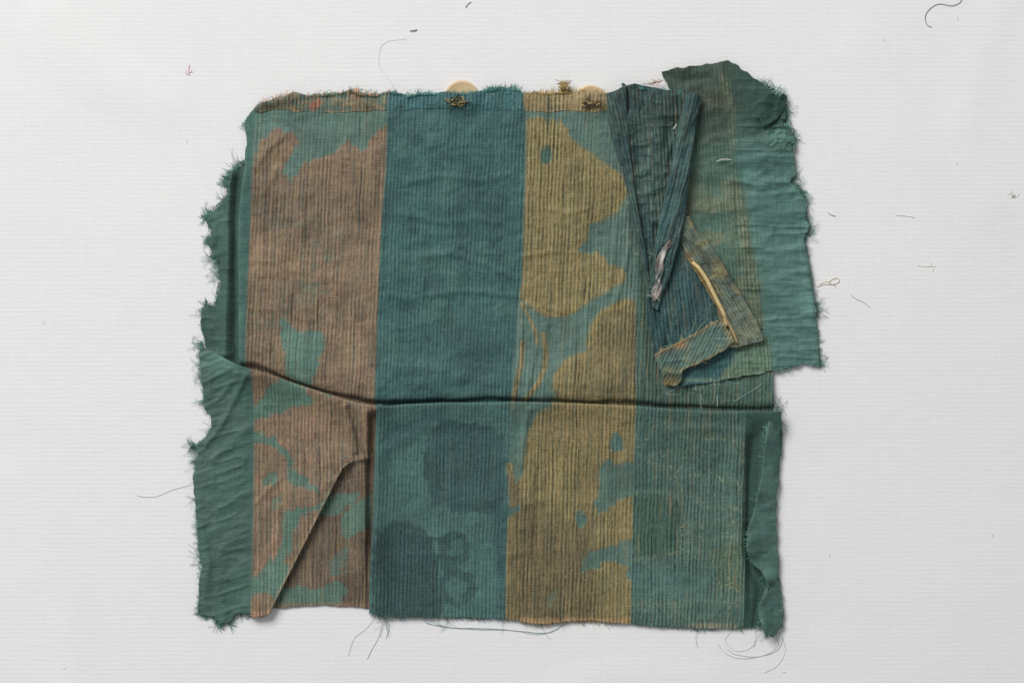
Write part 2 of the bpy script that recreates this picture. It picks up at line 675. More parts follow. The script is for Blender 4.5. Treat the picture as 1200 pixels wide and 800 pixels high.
CREST = [(225, 402), (237, 405), (258, 416), (283, 429), (300, 433), (325, 441), (350, 450), (375, 458), (400, 466), (420, 471),
         (437, 474), (455, 475), (475, 473), (520, 471), (560, 471), (600, 470), (650, 471), (700, 473), (745, 475),
         (780, 478), (830, 481), (880, 481), (912, 481), (940, 481)]
CX, CY = [p[0] for p in CREST], [p[1] for p in CREST]


def crest_y(x):
    return np.interp(x, CX, CY)


def wrinkle(x, y, seed, big=1.4, small=0.5):
    return big * fbm(x, y, 70, 45, seed) + small * fbm(x, y, 18, 12, seed + 5) + 0.16 * vnoise(x, y, 5, seed=seed + 9)


def crinkle(x, y, sx, sy, seed, p=1.6):
    n = 1 - np.abs(vnoise(x + 3 * vnoise(x, y, 15, seed=seed + 2), y, sx, sy, seed)) * 1.6
    m = 1 - np.abs(vnoise(x, y, sx * .5, sy * .5, seed + 7)) * 1.6
    return np.maximum(n, 0) ** p + 0.5 * np.maximum(m, 0) ** p


# ---- layer of frayed selvedge peeping out on the left
def z_l(x, y):
    z = 3.0 + 0.7 * wrinkle(x, y, 41, 1.2, 0.7)
    z += 1.3 * crinkle(x, y, 22, 14, 43)
    z += ridge(x, y, [(272, 205), (267, 260), (268, 300), (266, 350), (264, 415)], 5.5, 7.5)
    z += ridge(x, y, [(255, 240), (262, 285)], 4, 1.5) + ridge(x, y, [(250, 300), (262, 296)], 4, 1.2)
    z -= sstep(269, 277, x) * 4.0
    return np.maximum(z, 0.8)


def p_l(x, y):
    p = Paint(x, y, (60, 92, 83), T_SILK)
    p.mottle(DARK, scale=26, thr=0.1, k=0.6, seed=12)
    p.blob(248, 255, 14, 14, SILK, k=0.7)
    p.shade(0.12)
    return p


L_OUT = [(292, 186), (280, 193), (273, 203), (268, 212), (268, 225), (260, 238), (246, 249), (246, 262), (250, 274), (243, 280),
         (248, 288), (248, 298), (258, 310), (259, 325), (255, 345), (252, 360), (244, 357), (238, 362), (238, 385), (242, 400),
         (246, 416), (296, 438), (300, 300), (298, 186)]
layer = sheet('selvedge_layer', L_OUT, z_l, p_l, root, ragged=2.6, seed=4, uvf=lambda x, y: (y, x))
layer['label'] = 'dark green frayed selvedge showing under the left edge'

# ---- main striped panel (upper half)
A_TOP = [(287, 152), (284, 147), (290, 137), (298, 128), (306, 122), (318, 118), (335, 113), (346, 109), (360, 112), (380, 111), (400, 109),
         (413, 106), (421, 110), (440, 112), (450, 108), (457, 108), (470, 110), (478, 113), (490, 110), (510, 110), (525, 109),
         (540, 112), (560, 109), (572, 105), (590, 104), (607, 106), (613, 112), (625, 108), (640, 110), (655, 108), (670, 108),
         (700, 111), (712, 110), (740, 112), (790, 118)]
A_OUT = A_TOP + [(830, 200), (880, 330), (905, 430), (907, 496)] + [(x, y + 13) for x, y in CREST[::-1] if 286 < x < 905] + \
        [(272, 440), (271, 300), (275, 240), (283, 190), (290, 170)]
BTN = [(541, 115, 20.5), (692, 119, 19.0)]


def z_a(x, y):
    z = 6.0 + wrinkle(x, y, 51, 1.1, 0.55) + 0.35 * crinkle(x, y, 34, 22, 53)
    # soft hand creases in the blue stripe
    for pts, w, h in [([(480, 214), (520, 207), (565, 212), (600, 204)], 4, 1.3),
                      ([(470, 250), (520, 262), (560, 256), (607, 268)], 4.5, 1.4),
                      ([(500, 300), (530, 296), (575, 312), (606, 327)], 4.5, 1.8),
                      ([(505, 345), (545, 341), (607, 347)], 4, 1.6),
                      ([(512, 372), (530, 335), (540, 318)], 7, 1.6),
                      ([(455, 345), (480, 352), (520, 344)], 4, 1.0),
                      ([(520, 168), (560, 172), (595, 168)], 4, 0.9),
                      ([(462, 190), (490, 180), (525, 160)], 5, 0.9),
                      ([(300, 195), (318, 172), (338, 156)], 4, 2.0),
                      ([(312, 225), (325, 200)], 5, 2.0),
                      ([(300, 322), (345, 316), (390, 326)], 5, 1.1),
                      ([(297, 305), (325, 309)], 3, 1.0),
                      ([(350, 180), (370, 197), (380, 178)], 4, 1.1),
                      ([(405, 165), (408, 185)], 3, 1.4),
                      ([(370, 250), (350, 270), (335, 300)], 8, 1.2),
                      ([(640, 245), (665, 250), (690, 245)], 3, 1.2),
                      ([(613, 300), (650, 295), (678, 297)], 3, 1.2),
                      ([(625, 150), (632, 200), (630, 240), (628, 290)], 3, 1.5),
                      ([(612, 356), (640, 360), (660, 366)], 3, 1.4),
                      ([(628, 362), (630, 400), (622, 440), (616, 468)], 4, 2.2),
                      ([(612, 380), (608, 420), (604, 462)], 3, 1.6),
                      ([(640, 380), (637, 410), (628, 455)], 3, 1.4),
                      ([(736, 240), (737, 290), (728, 330), (722, 352)], 3, 2.2),
                      ([(722, 262), (718, 310), (712, 345)], 3, 1.6),
                      ([(748, 300), (752, 380), (757, 440)], 4, 2.0),
                      ([(465, 430), (500, 425), (540, 440)], 10, 1.6),
                      ([(330, 380), (350, 420)], 6, 1.0)]:
        z += ridge(x, y, pts, w, h * 0.85)
    z += 0.5 * sstep(0, 1, vnoise(x, y, 34, 12, 77)) * ((x > 455) & (x < 612))
    for bx, by, r in BTN:
        z += 4.5 * np.exp(-(((x - bx) / (r * 1.15)) ** 2 + ((y - by) / (r * 1.05)) ** 2) ** 2)
    s = crest_y(x) - y
    z += (3.8 + 1.4 * vnoise(x, y * 0, 50, seed=57)) * np.exp(-(np.maximum(s - 22, 0) / 24) ** 2) * sstep(-6, 24, s) + 1.0 * np.exp(-((s - 9) / 5) ** 2)
    sw = s * (1.25 + 0.55 * vnoise(x, y * 0, 38, seed=58)) + 0.8 * vnoise(x, y * 0, 11, seed=59)
    z -= sstep(7.0, 0.5, sw) * np.interp(x, [280, 430, 600, 640, 740, 800, 900], [5.0, 6.2, 5.6, 3.8, 4.2, 4.8, 5.0])
    z += 3.2 * sstep(300, 283, x) * sstep(180, 215, y)
    z -= sstep(735, 800, x) * 3.0
    return np.maximum(z, 1.2)


BR_L = [(300, 100), (298, 140), (296, 200), (294, 260), (291, 330), (289, 400), (287, 480)]
BR_R = [(456, 100), (455, 112), (452, 200), (447, 260), (443, 350), (440, 440), (438, 490)]
GO_L = [(613, 100), (613, 112), (617, 150), (616, 200), (614, 260), (612, 330), (606, 360), (602, 420), (599, 490)]
GO_R = [(712, 100), (722, 150), (735, 200), (742, 260), (745, 350), (745, 490)]


def p_a(x, y):
    p = Paint(x, y, GREEN, T_GREEN)
    # selvedge margin
    p.mix(sstep(1, -1, x - np.interp(y, [q[1] for q in BR_L], [q[0] for q in BR_L])), (66, 106, 96), T_SILK)
    # blue stripe with its tone-on-tone clouds
    wb = p.band(BR_R, GO_L, BLUE, T_BLUE)
    p.mottle((64, 104, 97), (0.6, .22, .4), 40, 34, 0.25, 0.55, 14, wb)
    p.mottle((40, 78, 80), None, 34, 30, 0.3, 0.55, 19, wb)
    p.poly([(500, 365), (520, 350), (545, 358), (580, 362), (600, 380), (590, 420), (600, 470), (455, 474), (465, 440), (480, 430), (490, 400)],
           (60, 100, 96), (0.6, 0.25, 0.4), soft=6, amp=6, k=0.55)
    p.poly([(520, 395), (560, 380), (590, 400), (580, 440), (540, 450)], (44, 82, 84), None, soft=6, amp=5, k=0.6)
    p.poly([(442, 440), (470, 425), (500, 430), (520, 474), (441, 474)], (40, 78, 82), None, soft=6, amp=6, k=0.55)
    p.poly([(460, 128), (612, 128), (612, 146), (570, 152), (520, 148), (462, 158)], (60, 102, 100), (0.4, 0.05, .3), soft=4, amp=4, k=0.6)
    # brown stripe motif
    wbr = sstep(-1.2, 1.2, x - np.interp(y, [q[1] for q in BR_L], [q[0] for q in BR_L])) * \
        sstep(-1.2, 1.2, np.interp(y, [q[1] for q in BR_R], [q[0] for q in BR_R]) - x)
    p.poly([(280, 500), (280, 215), (296, 210), (299, 187), (304, 169), (315, 158), (327, 150), (333, 156), (347, 154), (349, 163), (344, 178),
            (335, 192), (331, 203), (337, 209), (343, 214), (346, 206), (351, 198), (358, 193), (366, 188), (376, 185), (386, 181),
            (395, 176), (402, 170), (409, 167), (415, 172), (421, 179), (429, 174), (435, 162), (443, 152), (460, 142), (460, 500)],
           BROWN, T_BROWN, clip=wbr)
    m = wbr * sstep(200, 260, y)
    p.mottle((98, 110, 92), (0.7, .12, .8), 16, 13, 0.35, 0.75, 23, m * np.exp(-((x - 375) / 45) ** 2 - ((y - 320) / 60) ** 2))
    p.mottle((96, 112, 96), (0.7, .1, .8), 11, 9, 0.3, 0.8, 29, m * np.exp(-((x - 305) / 22) ** 2 - ((y - 372) / 20) ** 2))
    p.mottle((104, 112, 92), (0.7, .1, .8), 20, 8, 0.3, 0.6, 37, m * np.exp(-((x - 330) / 40) ** 2 - ((y - 262) / 16) ** 2))
    br = wbr * (p.c[:, 0] > p.c[:, 1] * 1.05)
    p.mottle((138, 110, 86), None, 30, 30, 0.2, 0.45, 61, br)
    p.mottle((104, 88, 70), None, 28, 24, 0.35, 0.5, 62, br)
    p.poly([(327, 376), (333, 372), (340, 380), (346, 387), (356, 389), (368, 387), (378, 390), (381, 398), (378, 412), (374, 422), (371, 436),
            (362, 452), (350, 452), (338, 440), (335, 420), (331, 400)], (84, 118, 104), T_GREEN, clip=wbr)
    # gold stripe motif
    wg = sstep(-1.2, 1.2, x - np.interp(y, [q[1] for q in GO_L], [q[0] for q in GO_L])) * \
        sstep(-1.2, 1.2, np.interp(y, [q[1] for q in GO_R], [q[0] for q in GO_R]) - x)
    p.poly([(600, 120), (617, 140), (640, 138), (655, 141), (662, 148), (665, 160), (669, 168), (682, 176), (700, 190), (716, 200), (727, 209),
            (732, 221), (730, 236), (722, 246), (712, 251), (701, 257), (692, 262), (690, 275), (685, 286), (676, 292), (684, 297),
            (700, 295), (708, 303), (711, 312), (722, 310), (731, 317), (729, 329), (713, 337), (701, 341), (690, 351), (675, 362),
            (656, 370), (640, 368), (628, 361), (619, 352), (600, 348)], GOLD, T_GOLD, clip=wg)
    p.poly([(690, 402), (694, 382), (704, 366), (718, 356), (735, 352), (750, 350), (750, 490), (648, 490), (648, 456), (651, 441),
            (658, 430), (668, 421), (680, 417), (688, 414)], (116, 104, 66), T_GOLD, clip=wg)
    # brighter outline wefts along the motif edges
    for q in ([(665, 165), (700, 189), (727, 209), (732, 224), (722, 246), (700, 258)], [(690, 404), (695, 382), (706, 366), (735, 353)],
              [(616, 352), (640, 368), (662, 368), (690, 350), (712, 337), (730, 326)], [(650, 452), (652, 440), (668, 421), (690, 414)]):
        d, _, _ = seg_dist(x, y, q, False)
        p.mix(np.exp(-(d / 4) ** 2) * wg * 0.8, (140, 122, 66), (1, .5, 1))
    for q, w in [([(611, 356), (620, 372), (627, 388), (629, 402)], 2.0), ([(636, 392), (640, 412), (638, 432), (630, 450), (616, 468)], 3.0),
                 ([(612, 402), (611, 425), (605, 450), (601, 474)], 3.0)]:
        d, _, _ = seg_dist(x, y, q, False)
        p.mix(np.exp(-(d / w) ** 4) * 0.9, (138, 120, 72), (1, .4, 1))
    p.poly([(633, 178), (636, 173), (641, 170), (646, 174), (648, 181), (646, 189), (641, 193), (635, 190)], (64, 96, 82), T_GREEN, amp=.8)
    p.poly([(637, 128), (646, 128), (644, 145), (639, 144)], (70, 96, 82), T_GREEN, amp=.8)
    p.mottle((138, 124, 76), None, 24, 40, 0.3, 0.4, 71, wg * (p.c[:, 0] > p.c[:, 1]))
    # green margin right of the gold stripe
    p.band([(745, 100), (745, 500)], [(1000, 100), (1000, 500)], (66, 95, 82), (0.9, 0.25, 0.7))
    # bright green turn at the top
    p.poly([(290, 128), (460, 128), (460, 150), (440, 146), (290, 150)], (82, 118, 104), T_GREEN, k=0.4, clip=wbr)
    p.shade(0.10, 50, 6)
    return p


UV_A = lambda x, y: (x + 0.042 * (y - 110), y)
A_LEFT = [(287, 150), (288, 170), (287, 195), (284, 215), (281, 240), (279, 270), (279, 300), (280, 340), (280, 380), (281, 430), (281, 460)]
panel = sheet('striped_panel', A_OUT, z_a, p_a, root, uvf=UV_A, rolls=[((-1, 0.0), A_LEFT, 2.2)], ragged=0.9, seed=5)
panel['label'] = 'upper half with brown, blue and gold stripes'

# ---- turned hem along the top edge
H_OUT = A_TOP[3:33] + [(713, 131), (690, 133), (660, 131), (620, 132), (590, 129), (550, 131), (510, 128), (470, 129), (430, 132), (390, 133),
                       (350, 132), (320, 129), (305, 133)]


def z_h(x, y):
    return z_a(x, y) + 0.22 + (0.7 + 0.4 * fbm(x, y, 8, seed=3)) * sstep(131, 122, y) + 2.4 * ridge(x, y, [(298, 130), (312, 123), (332, 117), (350, 113)], 5, 1.0)


def p_h(x, y):
    p = Paint(x, y, (110, 106, 82), (0.9, .3, .9))
    p.mottle((140, 116, 84), None, 9, 9, 0.2, 0.7, 81)
    p.mottle((70, 104, 94), None, 12, 8, 0.35, 0.7, 85)
    p.band(BR_R, GO_L, (54, 102, 104), (0.9, .3, .5))
    p.band(GO_L, GO_R, (140, 122, 80), (1, .5, 1))
    p.blob(315, 124, 22, 7, (70, 72, 56), k=0.8)
    p.poly([(352, 104), (455, 104), (455, 116), (352, 118)], (82, 110, 94), None, soft=3, amp=4, k=0.6)
    p.poly([(412, 100), (421, 100), (422, 116), (411, 116)], (158, 104, 74), None, soft=3, amp=3, k=0.6)
    p.poly([(362, 124), (376, 116), (378, 122), (366, 130)], (160, 96, 66), None, soft=2, amp=2, k=0.8)
    p.shade(0.15, 14, 9)
    return p


hem = sheet('turned_hem', H_OUT, z_h, p_h, panel, uvf=UV_A, ragged=1.4, seed=9, step=1.2, thick=0.3)


# ---- lower half: pleated forward, its crest overlapping the upper panel
B_LEFT = [(442, 440), (442, 480), (440, 520), (439, 560), (438, 600), (436, 630), (434, 660), (433, 700), (433, 740)]
B_OUT = [(x, y - 9) for x, y in CREST if 438 < x < 915] + [(914, 474), (915, 500), (912, 560), (907, 590), (908, 640), (911, 680), (914, 715),
         (912, 733), (895, 736), (880, 734), (840, 736), (800, 735), (770, 733), (740, 730), (690, 726), (665, 727), (640, 731),
         (620, 729), (600, 725), (590, 724), (560, 723), (530, 722), (500, 723), (470, 723), (450, 722), (433, 717), (424, 717), (425, 650),
         (426, 600), (428, 560), (430, 520), (434, 468)]


def z_b(x, y):
    s = y - crest_y(x)
    z = 4.2 + 0.8 * wrinkle(x, y, 61, 1.0, 0.45) + 0.4 * crinkle(x, y, 50, 22, 63)
    z += 11.0 * np.exp(-(np.maximum(s, 0) / 26) ** 1.6)
    z += 8.5 * np.exp(-((x - 438) / 18) ** 2) * sstep(735, 690, y)
    z += ridge(x, y, [(450, 530), (490, 505), (530, 490)], 8, 1.4) + ridge(x, y, [(620, 480), (614, 510), (612, 545)], 3.5, 2.4)
    z += ridge(x, y, [(780, 505), (830, 500), (880, 508)], 6, 1.4) + ridge(x, y, [(600, 590), (650, 585), (700, 590)], 6, 0.9)
    z += ridge(x, y, [(600, 480), (592, 540), (597, 590)], 4, 1.0)
    trough = np.interp(y, [480, 500, 560, 600, 640, 670, 690, 740], [900, 888, 882, 880, 876, 886, 894, 888])
    z += 6.5 * sstep(845, 868, x) * sstep(879, 871, x) * sstep(490, 525, y) * sstep(738, 705, y) * (0.75 + 0.35 * vnoise(x * 0, y, 28, seed=64))
    z -= 4.6 * sstep(0, 1, np.exp(-((x - trough) / 9) ** 2)) * sstep(485, 515, y)
    z -= sstep(730, 738, y) * 1.2
    return np.maximum(z, 1.3)


B_GL = [(598, 460), (597, 560), (594, 640), (592, 740)]
B_GR = [(745, 460), (744, 500), (742, 580), (739, 740)]
B_SV = [(874, 460), (872, 740)]


def p_b(x, y):
    p = Paint(x, y, BGREEN, (0.65, 0.12, 0.4))
    left = sstep(1, -1, x - np.interp(y, [q[1] for q in B_GL], [q[0] for q in B_GL]))
    p.mottle((56, 94, 91), None, 40, 30, 0.2, 0.5, 15, left)
    p.poly([(499, 507), (520, 490), (545, 494), (575, 497), (592, 510), (593, 560), (589, 588), (580, 598), (568, 602), (556, 597), (546, 602),
            (530, 601), (520, 592), (508, 590), (504, 575), (500, 555), (497, 530)], (44, 78, 79), (0.8, .1, .5), soft=2, amp=3, k=0.75)
    p.poly([(437, 640), (443, 622), (455, 613), (475, 610), (495, 617), (508, 630), (512, 645), (516, 660), (517, 690), (520, 705), (516, 725),
            (437, 725)], BDARK, (0.8, .1, .5), soft=2.2, amp=3, k=0.85)
    p.poly([(452, 640), (480, 628), (500, 640), (502, 660), (480, 660), (455, 668)], (50, 82, 82), None, soft=3, amp=3, k=0.6)
    p.poly([(512, 632), (524, 626), (530, 640), (522, 652), (530, 664), (520, 676), (514, 668)], (46, 78, 77), None, soft=2, amp=3, k=0.7)
    for cx_, cy_, r0, r1 in [(534, 641, 10, 19), (536, 687, 12, 22)]:
        rr = np.hypot(x - cx_, (y - cy_)) + 2 * fbm(x, y, 8, seed=91)
        w = sstep(r0 - 2, r0 + 2, rr) * sstep(r1 + 2, r1 - 2, rr)
        p.mix(w * 0.75, (46, 78, 77), (0.7, .1, .5))
    p.poly([(445, 510), (470, 495), (500, 480), (520, 476), (515, 495), (480, 515), (450, 535)], (48, 84, 86), None, soft=4, amp=4, k=0.6)
    p.poly([(575, 600), (598, 560), (596, 730), (585, 725), (580, 660)], (48, 86, 88), None, soft=5, amp=4, k=0.5)
    # gold stripe
    wg = sstep(-1.2, 1.2, x - np.interp(y, [q[1] for q in B_GL], [q[0] for q in B_GL])) * \
        sstep(-1.2, 1.2, np.interp(y, [q[1] for q in B_GR], [q[0] for q in B_GR]) - x)
    p.mix(wg, (82, 112, 100), T_GREEN)
    p.poly([(650, 455), (760, 455), (760, 545), (735, 541), (722, 545), (710, 538), (703, 546), (700, 562), (700, 580), (696, 594), (700, 602),
            (712, 598), (722, 588), (732, 582), (760, 578), (760, 628), (735, 630), (722, 638), (706, 643), (692, 646), (684, 655),
            (682, 668), (692, 667), (706, 659), (720, 657), (734, 664), (738, 678), (760, 690), (760, 745), (580, 745), (580, 602),
            (600, 604), (612, 598), (605, 590), (601, 580), (603, 568), (611, 556), (614, 540), (617, 515), (622, 496), (632, 485),
            (644, 479)], GOLD, T_GOLD, clip=wg)
    p.poly([(744, 560), (744, 574), (728, 574), (716, 582), (706, 580), (706, 556)], (80, 110, 98), T_GREEN, clip=wg)
    p.poly([(714, 515), (717, 509), (723, 507), (729, 511), (731, 519), (728, 527), (721, 529), (715, 524)], (74, 112, 104), T_GREEN, amp=0.8)
    p.poly([(675, 602), (682, 598), (686, 604), (685, 616), (679, 618), (675, 612)], (76, 106, 94), T_GREEN, amp=1)
    p.poly([(638, 697), (648, 690), (656, 690), (652, 700), (644, 708), (638, 706)], (92, 106, 84), T_GREEN, amp=2, k=0.8)
    p.poly([(608, 480), (618, 478), (614, 500), (608, 528), (602, 540), (600, 500)], (74, 110, 100), T_GREEN, clip=wg)
    for q in ([(597, 545), (599, 560), (601, 590)], [(707, 536), (704, 515), (712, 499), (730, 497)]):
        d, _, _ = seg_dist(x, y, q, False)
        p.mix(np.exp(-(d / 4) ** 4) * 0.8, (140, 116, 68), (1, .5, 1))
    p.poly([(600, 560), (600, 740), (620, 740), (700, 740), (696, 610), (640, 600)], (98, 86, 58), (1, .22, 1), soft=14, amp=8, k=0.8,
           clip=wg * (p.c[:, 0] > p.c[:, 1]))
    p.poly([(650, 470), (742, 470), (742, 500), (700, 510), (640, 520), (625, 510)], (146, 128, 82), None, soft=10, amp=6, k=0.6,
           clip=wg * (p.c[:, 0] > p.c[:, 1]))
    # green stripe with dotted gold wefts
    wr = sstep(-1.2, 1.2, x - np.interp(y, [q[1] for q in B_GR], [q[0] for q in B_GR])) * sstep(1, -1, x - np.interp(y, [460, 740], [874, 872]))
    p.mix(wr, (70, 103, 93), (0.95, 0.26, 0.62))
    p.mottle((60, 96, 90), None, 30, 24, 0.3, 0.5, 44, wr)
    p.poly([(765, 500), (785, 488), (815, 488), (835, 505), (830, 540), (800, 545), (770, 530)], (76, 104, 90), (0.95, .3, .7), soft=3, amp=4, k=0.75, clip=wr)
    p.poly([(748, 508), (760, 494), (776, 496), (790, 508), (786, 524), (770, 530), (754, 524)], (54, 84, 80), (0.9, .1, .5), soft=4, amp=4, k=0.6, clip=wr)
    p.poly([(800, 520), (820, 512), (846, 520), (850, 540), (826, 550), (806, 544)], (58, 88, 80), (0.95, .25, .6), soft=4, amp=4, k=0.5, clip=wr)
    p.poly([(742, 582), (768, 577), (793, 584), (797, 610), (793, 640), (770, 650), (742, 652)], (58, 90, 76), (1.0, .15, .85), soft=1.5, amp=2, clip=wr)
    for q, w in [([(742, 578), (768, 574), (795, 582), (800, 610), (795, 645), (768, 653), (742, 655)], 3.5),
                 ([(802, 617), (830, 612), (870, 614)], 4), ([(780, 707), (820, 702), (868, 705)], 5),
                 ([(742, 706), (780, 708)], 3), ([(782, 548), (818, 556)], 6), ([(840, 560), (868, 566), (866, 580)], 7),
                 ([(830, 510), (868, 516)], 5), ([(800, 632), (835, 628), (868, 628)], 5), ([(800, 575), (825, 590), (866, 596)], 4), ([(760, 540), (790, 560), (800, 572)], 4), ([(748, 690), (790, 688), (868, 690)], 4), ([(780, 720), (866, 722)], 3), ([(755, 520), (765, 500), (785, 492)], 3), ([(805, 645), (835, 652), (866, 640)], 7)]:
        d, _, _ = seg_dist(x, y, q, False)
        p.mix(np.exp(-(d / w) ** 2) * wr * 0.3, (96, 116, 90))
        p.mix(np.exp(-(d / w) ** 2) * wr * 0.9, None, (0.9, 0.62, .6))
    p.poly([(832, 645), (870, 635), (872, 690), (840, 690)], (82, 108, 84), (0.95, .45, .8), soft=3, amp=4, k=0.8, clip=wr)
    p.poly([(742, 668), (780, 662), (830, 675), (835, 698), (742, 700)], (70, 106, 98), (0.6, .05, .4), soft=4, amp=4, k=0.7, clip=wr)
    ws = sstep(-1, 1, x - np.interp(y, [460, 740], [874, 872]))
    p.mix(ws, (52, 84, 75), T_SILK)
    p.mix(sstep(727, 733, y) * sstep(800, 815, x) * sstep(868, 860, x) * 0.7, (150, 150, 120), (1, .6, 1))
    p.mix(sstep(720, 727, y) * wg * 0.8, (168, 134, 86), (1, .5, 1))
    p.shade(0.10, 50, 16)
    return p


pleat = sheet('pleated_panel', B_OUT, z_b, p_b, root, uvf=lambda x, y: (x + 0.025 * (y - 470) + 15, y),
              rolls=[((0, -1), CREST, 2.6), ((-1, 0), B_LEFT, 2.0)], ragged=0.9, seed=15)
pleat['label'] = 'lower half folded forward along a horizontal pleat'

# ---- folded selvedge strip on the right of the lower half
D_IN = [(903, 484), (899, 495), (896, 510), (893, 540), (890, 560), (886, 580), (882, 600), (876, 615), (873, 640), (879, 658), (890, 667),
        (897, 680), (894, 694), (889, 706), (888, 722), (894, 736)]
D_OUT = [(x - 6, y) for x, y in D_IN] + [(905, 745), (910, 737), (918, 735), (918, 715), (915, 690), (911, 655), (909, 620), (909, 590),
                                        (913, 560), (916, 520), (916, 498), (913, 482)]


def z_d(x, y):
    e = np.interp(y, [q[1] for q in D_IN], [q[0] for q in D_IN])
    t = np.clip((x - e) / np.maximum(914 - e, 6), 0, 1)
    z = 14.5 - 9.0 * t ** 1.2 + 0.9 * fbm(x, y, 14, 9, 21)
    z += 2.0 * np.sin(y / 9.0 + x / 14.0) * (1 - t) + ridge(x, y, [(893, 690), (905, 684), (914, 676)], 4, -3.5)
    z += ridge(x, y, [(880, 662), (896, 668), (908, 682)], 4, 2.5)
    return np.maximum(z, 3.0)


def p_d(x, y):
    p = Paint(x, y, (72, 106, 97), T_SILK)
    p.mottle((52, 88, 78), None, 18, 30, 0.2, 0.6, 22)
    p.blob(904, 672, 10, 10, (84, 132, 116), k=0.7)
    p.shade(0.12, 20)
    return p


sv = sheet('selvedge_fold', D_OUT, z_d, p_d, pleat, rolls=[((-1, 0), D_IN, 2.0)], ragged=1.6, seed=25, step=1.2, uvf=lambda x, y: (y, x))

# ---- brown layer under the folded corner
E_OUT = [(388, 520), (445, 520), (446, 716), (431, 712), (410, 710), (380, 708), (345, 710), (322, 713), (305, 712), (318, 660), (350, 590)]


def z_e(x, y):
    z = 2.2 + 0.5 * wrinkle(x, y, 71, 0.8, 0.5)
    z += 10.0 * sstep(408, 425, x) * sstep(432, 428, x) * sstep(700, 600, y) - 1.2 * sstep(426, 431, x)
    z += ridge(x, y, [(402, 551), (409, 543), (418, 538), (432, 536)], 3.2, 4.5)
    return np.maximum(z, 0.7)


def p_e(x, y):
    p = Paint(x, y, (110, 93, 74), T_BROWN)
    p.mottle((94, 78, 62), None, 20, 30, 0.2, 0.5, 63)
    G = (84, 114, 98)
    p.poly([(375, 600), (386, 580), (400, 577), (422, 577), (418, 588), (404, 594), (396, 602), (384, 602)], G, T_GREEN)
    p.poly([(401, 604), (412, 592), (436, 578), (436, 612), (420, 622), (410, 632), (402, 630), (400, 618)], G, T_GREEN)
    p.poly([(384, 660), (392, 652), (404, 640), (410, 642), (404, 656), (400, 672), (390, 672)], (86, 102, 90), T_GREEN)
    p.poly([(320, 702), (330, 690), (352, 684), (368, 690), (384, 684), (400, 680), (404, 690), (400, 706), (310, 718)], G, T_GREEN)
    p.mix(sstep(703, 709, y) * 0.5, (150, 110, 80))
    p.shade(0.1, 30)
    return p


under = sheet('corner_underlay', E_OUT, z_e, p_e, root, uvf=lambda x, y: (x + 20, y), ragged=0.8, seed=35)
under['label'] = 'brown patterned layer under the diagonal fold'

# ---- lower left corner, its right edge folded diagonally over
FOLD = [(300, 752), (318, 716), (325, 701), (340, 671), (360, 632), (380, 592), (396, 560), (402, 549), (409, 543), (418, 539), (432, 537)]
C_OUT = [(x, y - 9) for x, y in CREST if 236 < x < 445] + [(446, 468), (446, 540), (432, 546), (420, 549), (413, 554), (407, 563), (391, 597),
         (371, 637), (351, 676), (336, 706), (330, 718), (318, 718), (310, 721), (296, 722), (293, 717), (280, 718), (268, 728), (258, 731), (250, 722),
         (231, 720), (234, 690), (236, 660), (232, 640), (230, 600), (227, 560), (229, 545), (233, 532), (229, 523), (240, 512),
         (249, 500), (247, 486), (240, 480), (238, 455), (236, 435), (234, 415), (236, 400)]


def z_c(x, y):
    s = y - crest_y(x)
    z = 3.4 + 0.8 * wrinkle(x, y, 81, 1.0, 0.5)
    z += 9.5 * np.exp(-(np.maximum(s, 0) / 24) ** 1.6) * sstep(236, 285, x) + 2.0 * np.exp(-(np.maximum(s, 0) / 14) ** 2)
    d, _, _ = seg_dist(x, y, [(318, 716), (360, 632), (402, 549), (432, 537), (440, 500)], False)
    z += 7.5 * np.exp(-(d / 34) ** 2) - 12.0 * sstep(430, 436, x) * sstep(478, 490, y)
    z += 1.5 * crinkle(x - 0.5 * y, y + .35 * x, 40, 11, 85) * sstep(300, 285, x) + 0.5 * crinkle(x, y, 30, 24, 87)
    for pts, w, h in [([(243, 520), (262, 495), (278, 462), (290, 440)], 3.5, 2.4), ([(236, 450), (255, 440), (272, 432)], 3, 1.6),
                      ([(240, 478), (256, 468), (272, 448)], 3, 1.5), ([(248, 540), (270, 520), (292, 500)], 5, 1.3),
                      ([(250, 600), (275, 585), (292, 578)], 3, 1.1), ([(246, 622), (268, 614), (290, 612)], 3, 0.9),
                      ([(244, 640), (270, 644), (292, 640)], 3, 0.9), ([(236, 610), (245, 660), (240, 700)], 5, 1.6),
                      ([(404, 476), (410, 492), (414, 508), (417, 528)], 3, 4.0), ([(410, 478), (416, 492), (421, 508), (424, 530)], 3.5, -3.5), ([(396, 500), (404, 520), (408, 540)], 5, -1.5), ([(428, 482), (430, 505), (427, 525)], 3, 2.0),
                      ([(330, 560), (315, 572), (300, 590)], 2.5, 1.2), ([(255, 690), (265, 715), (262, 730)], 4, 1.5),
                      ([(360, 575), (375, 572), (392, 560)], 5, 1.0)]:
        z += ridge(x, y, pts, w, h)
    return np.maximum(z, 1.2)


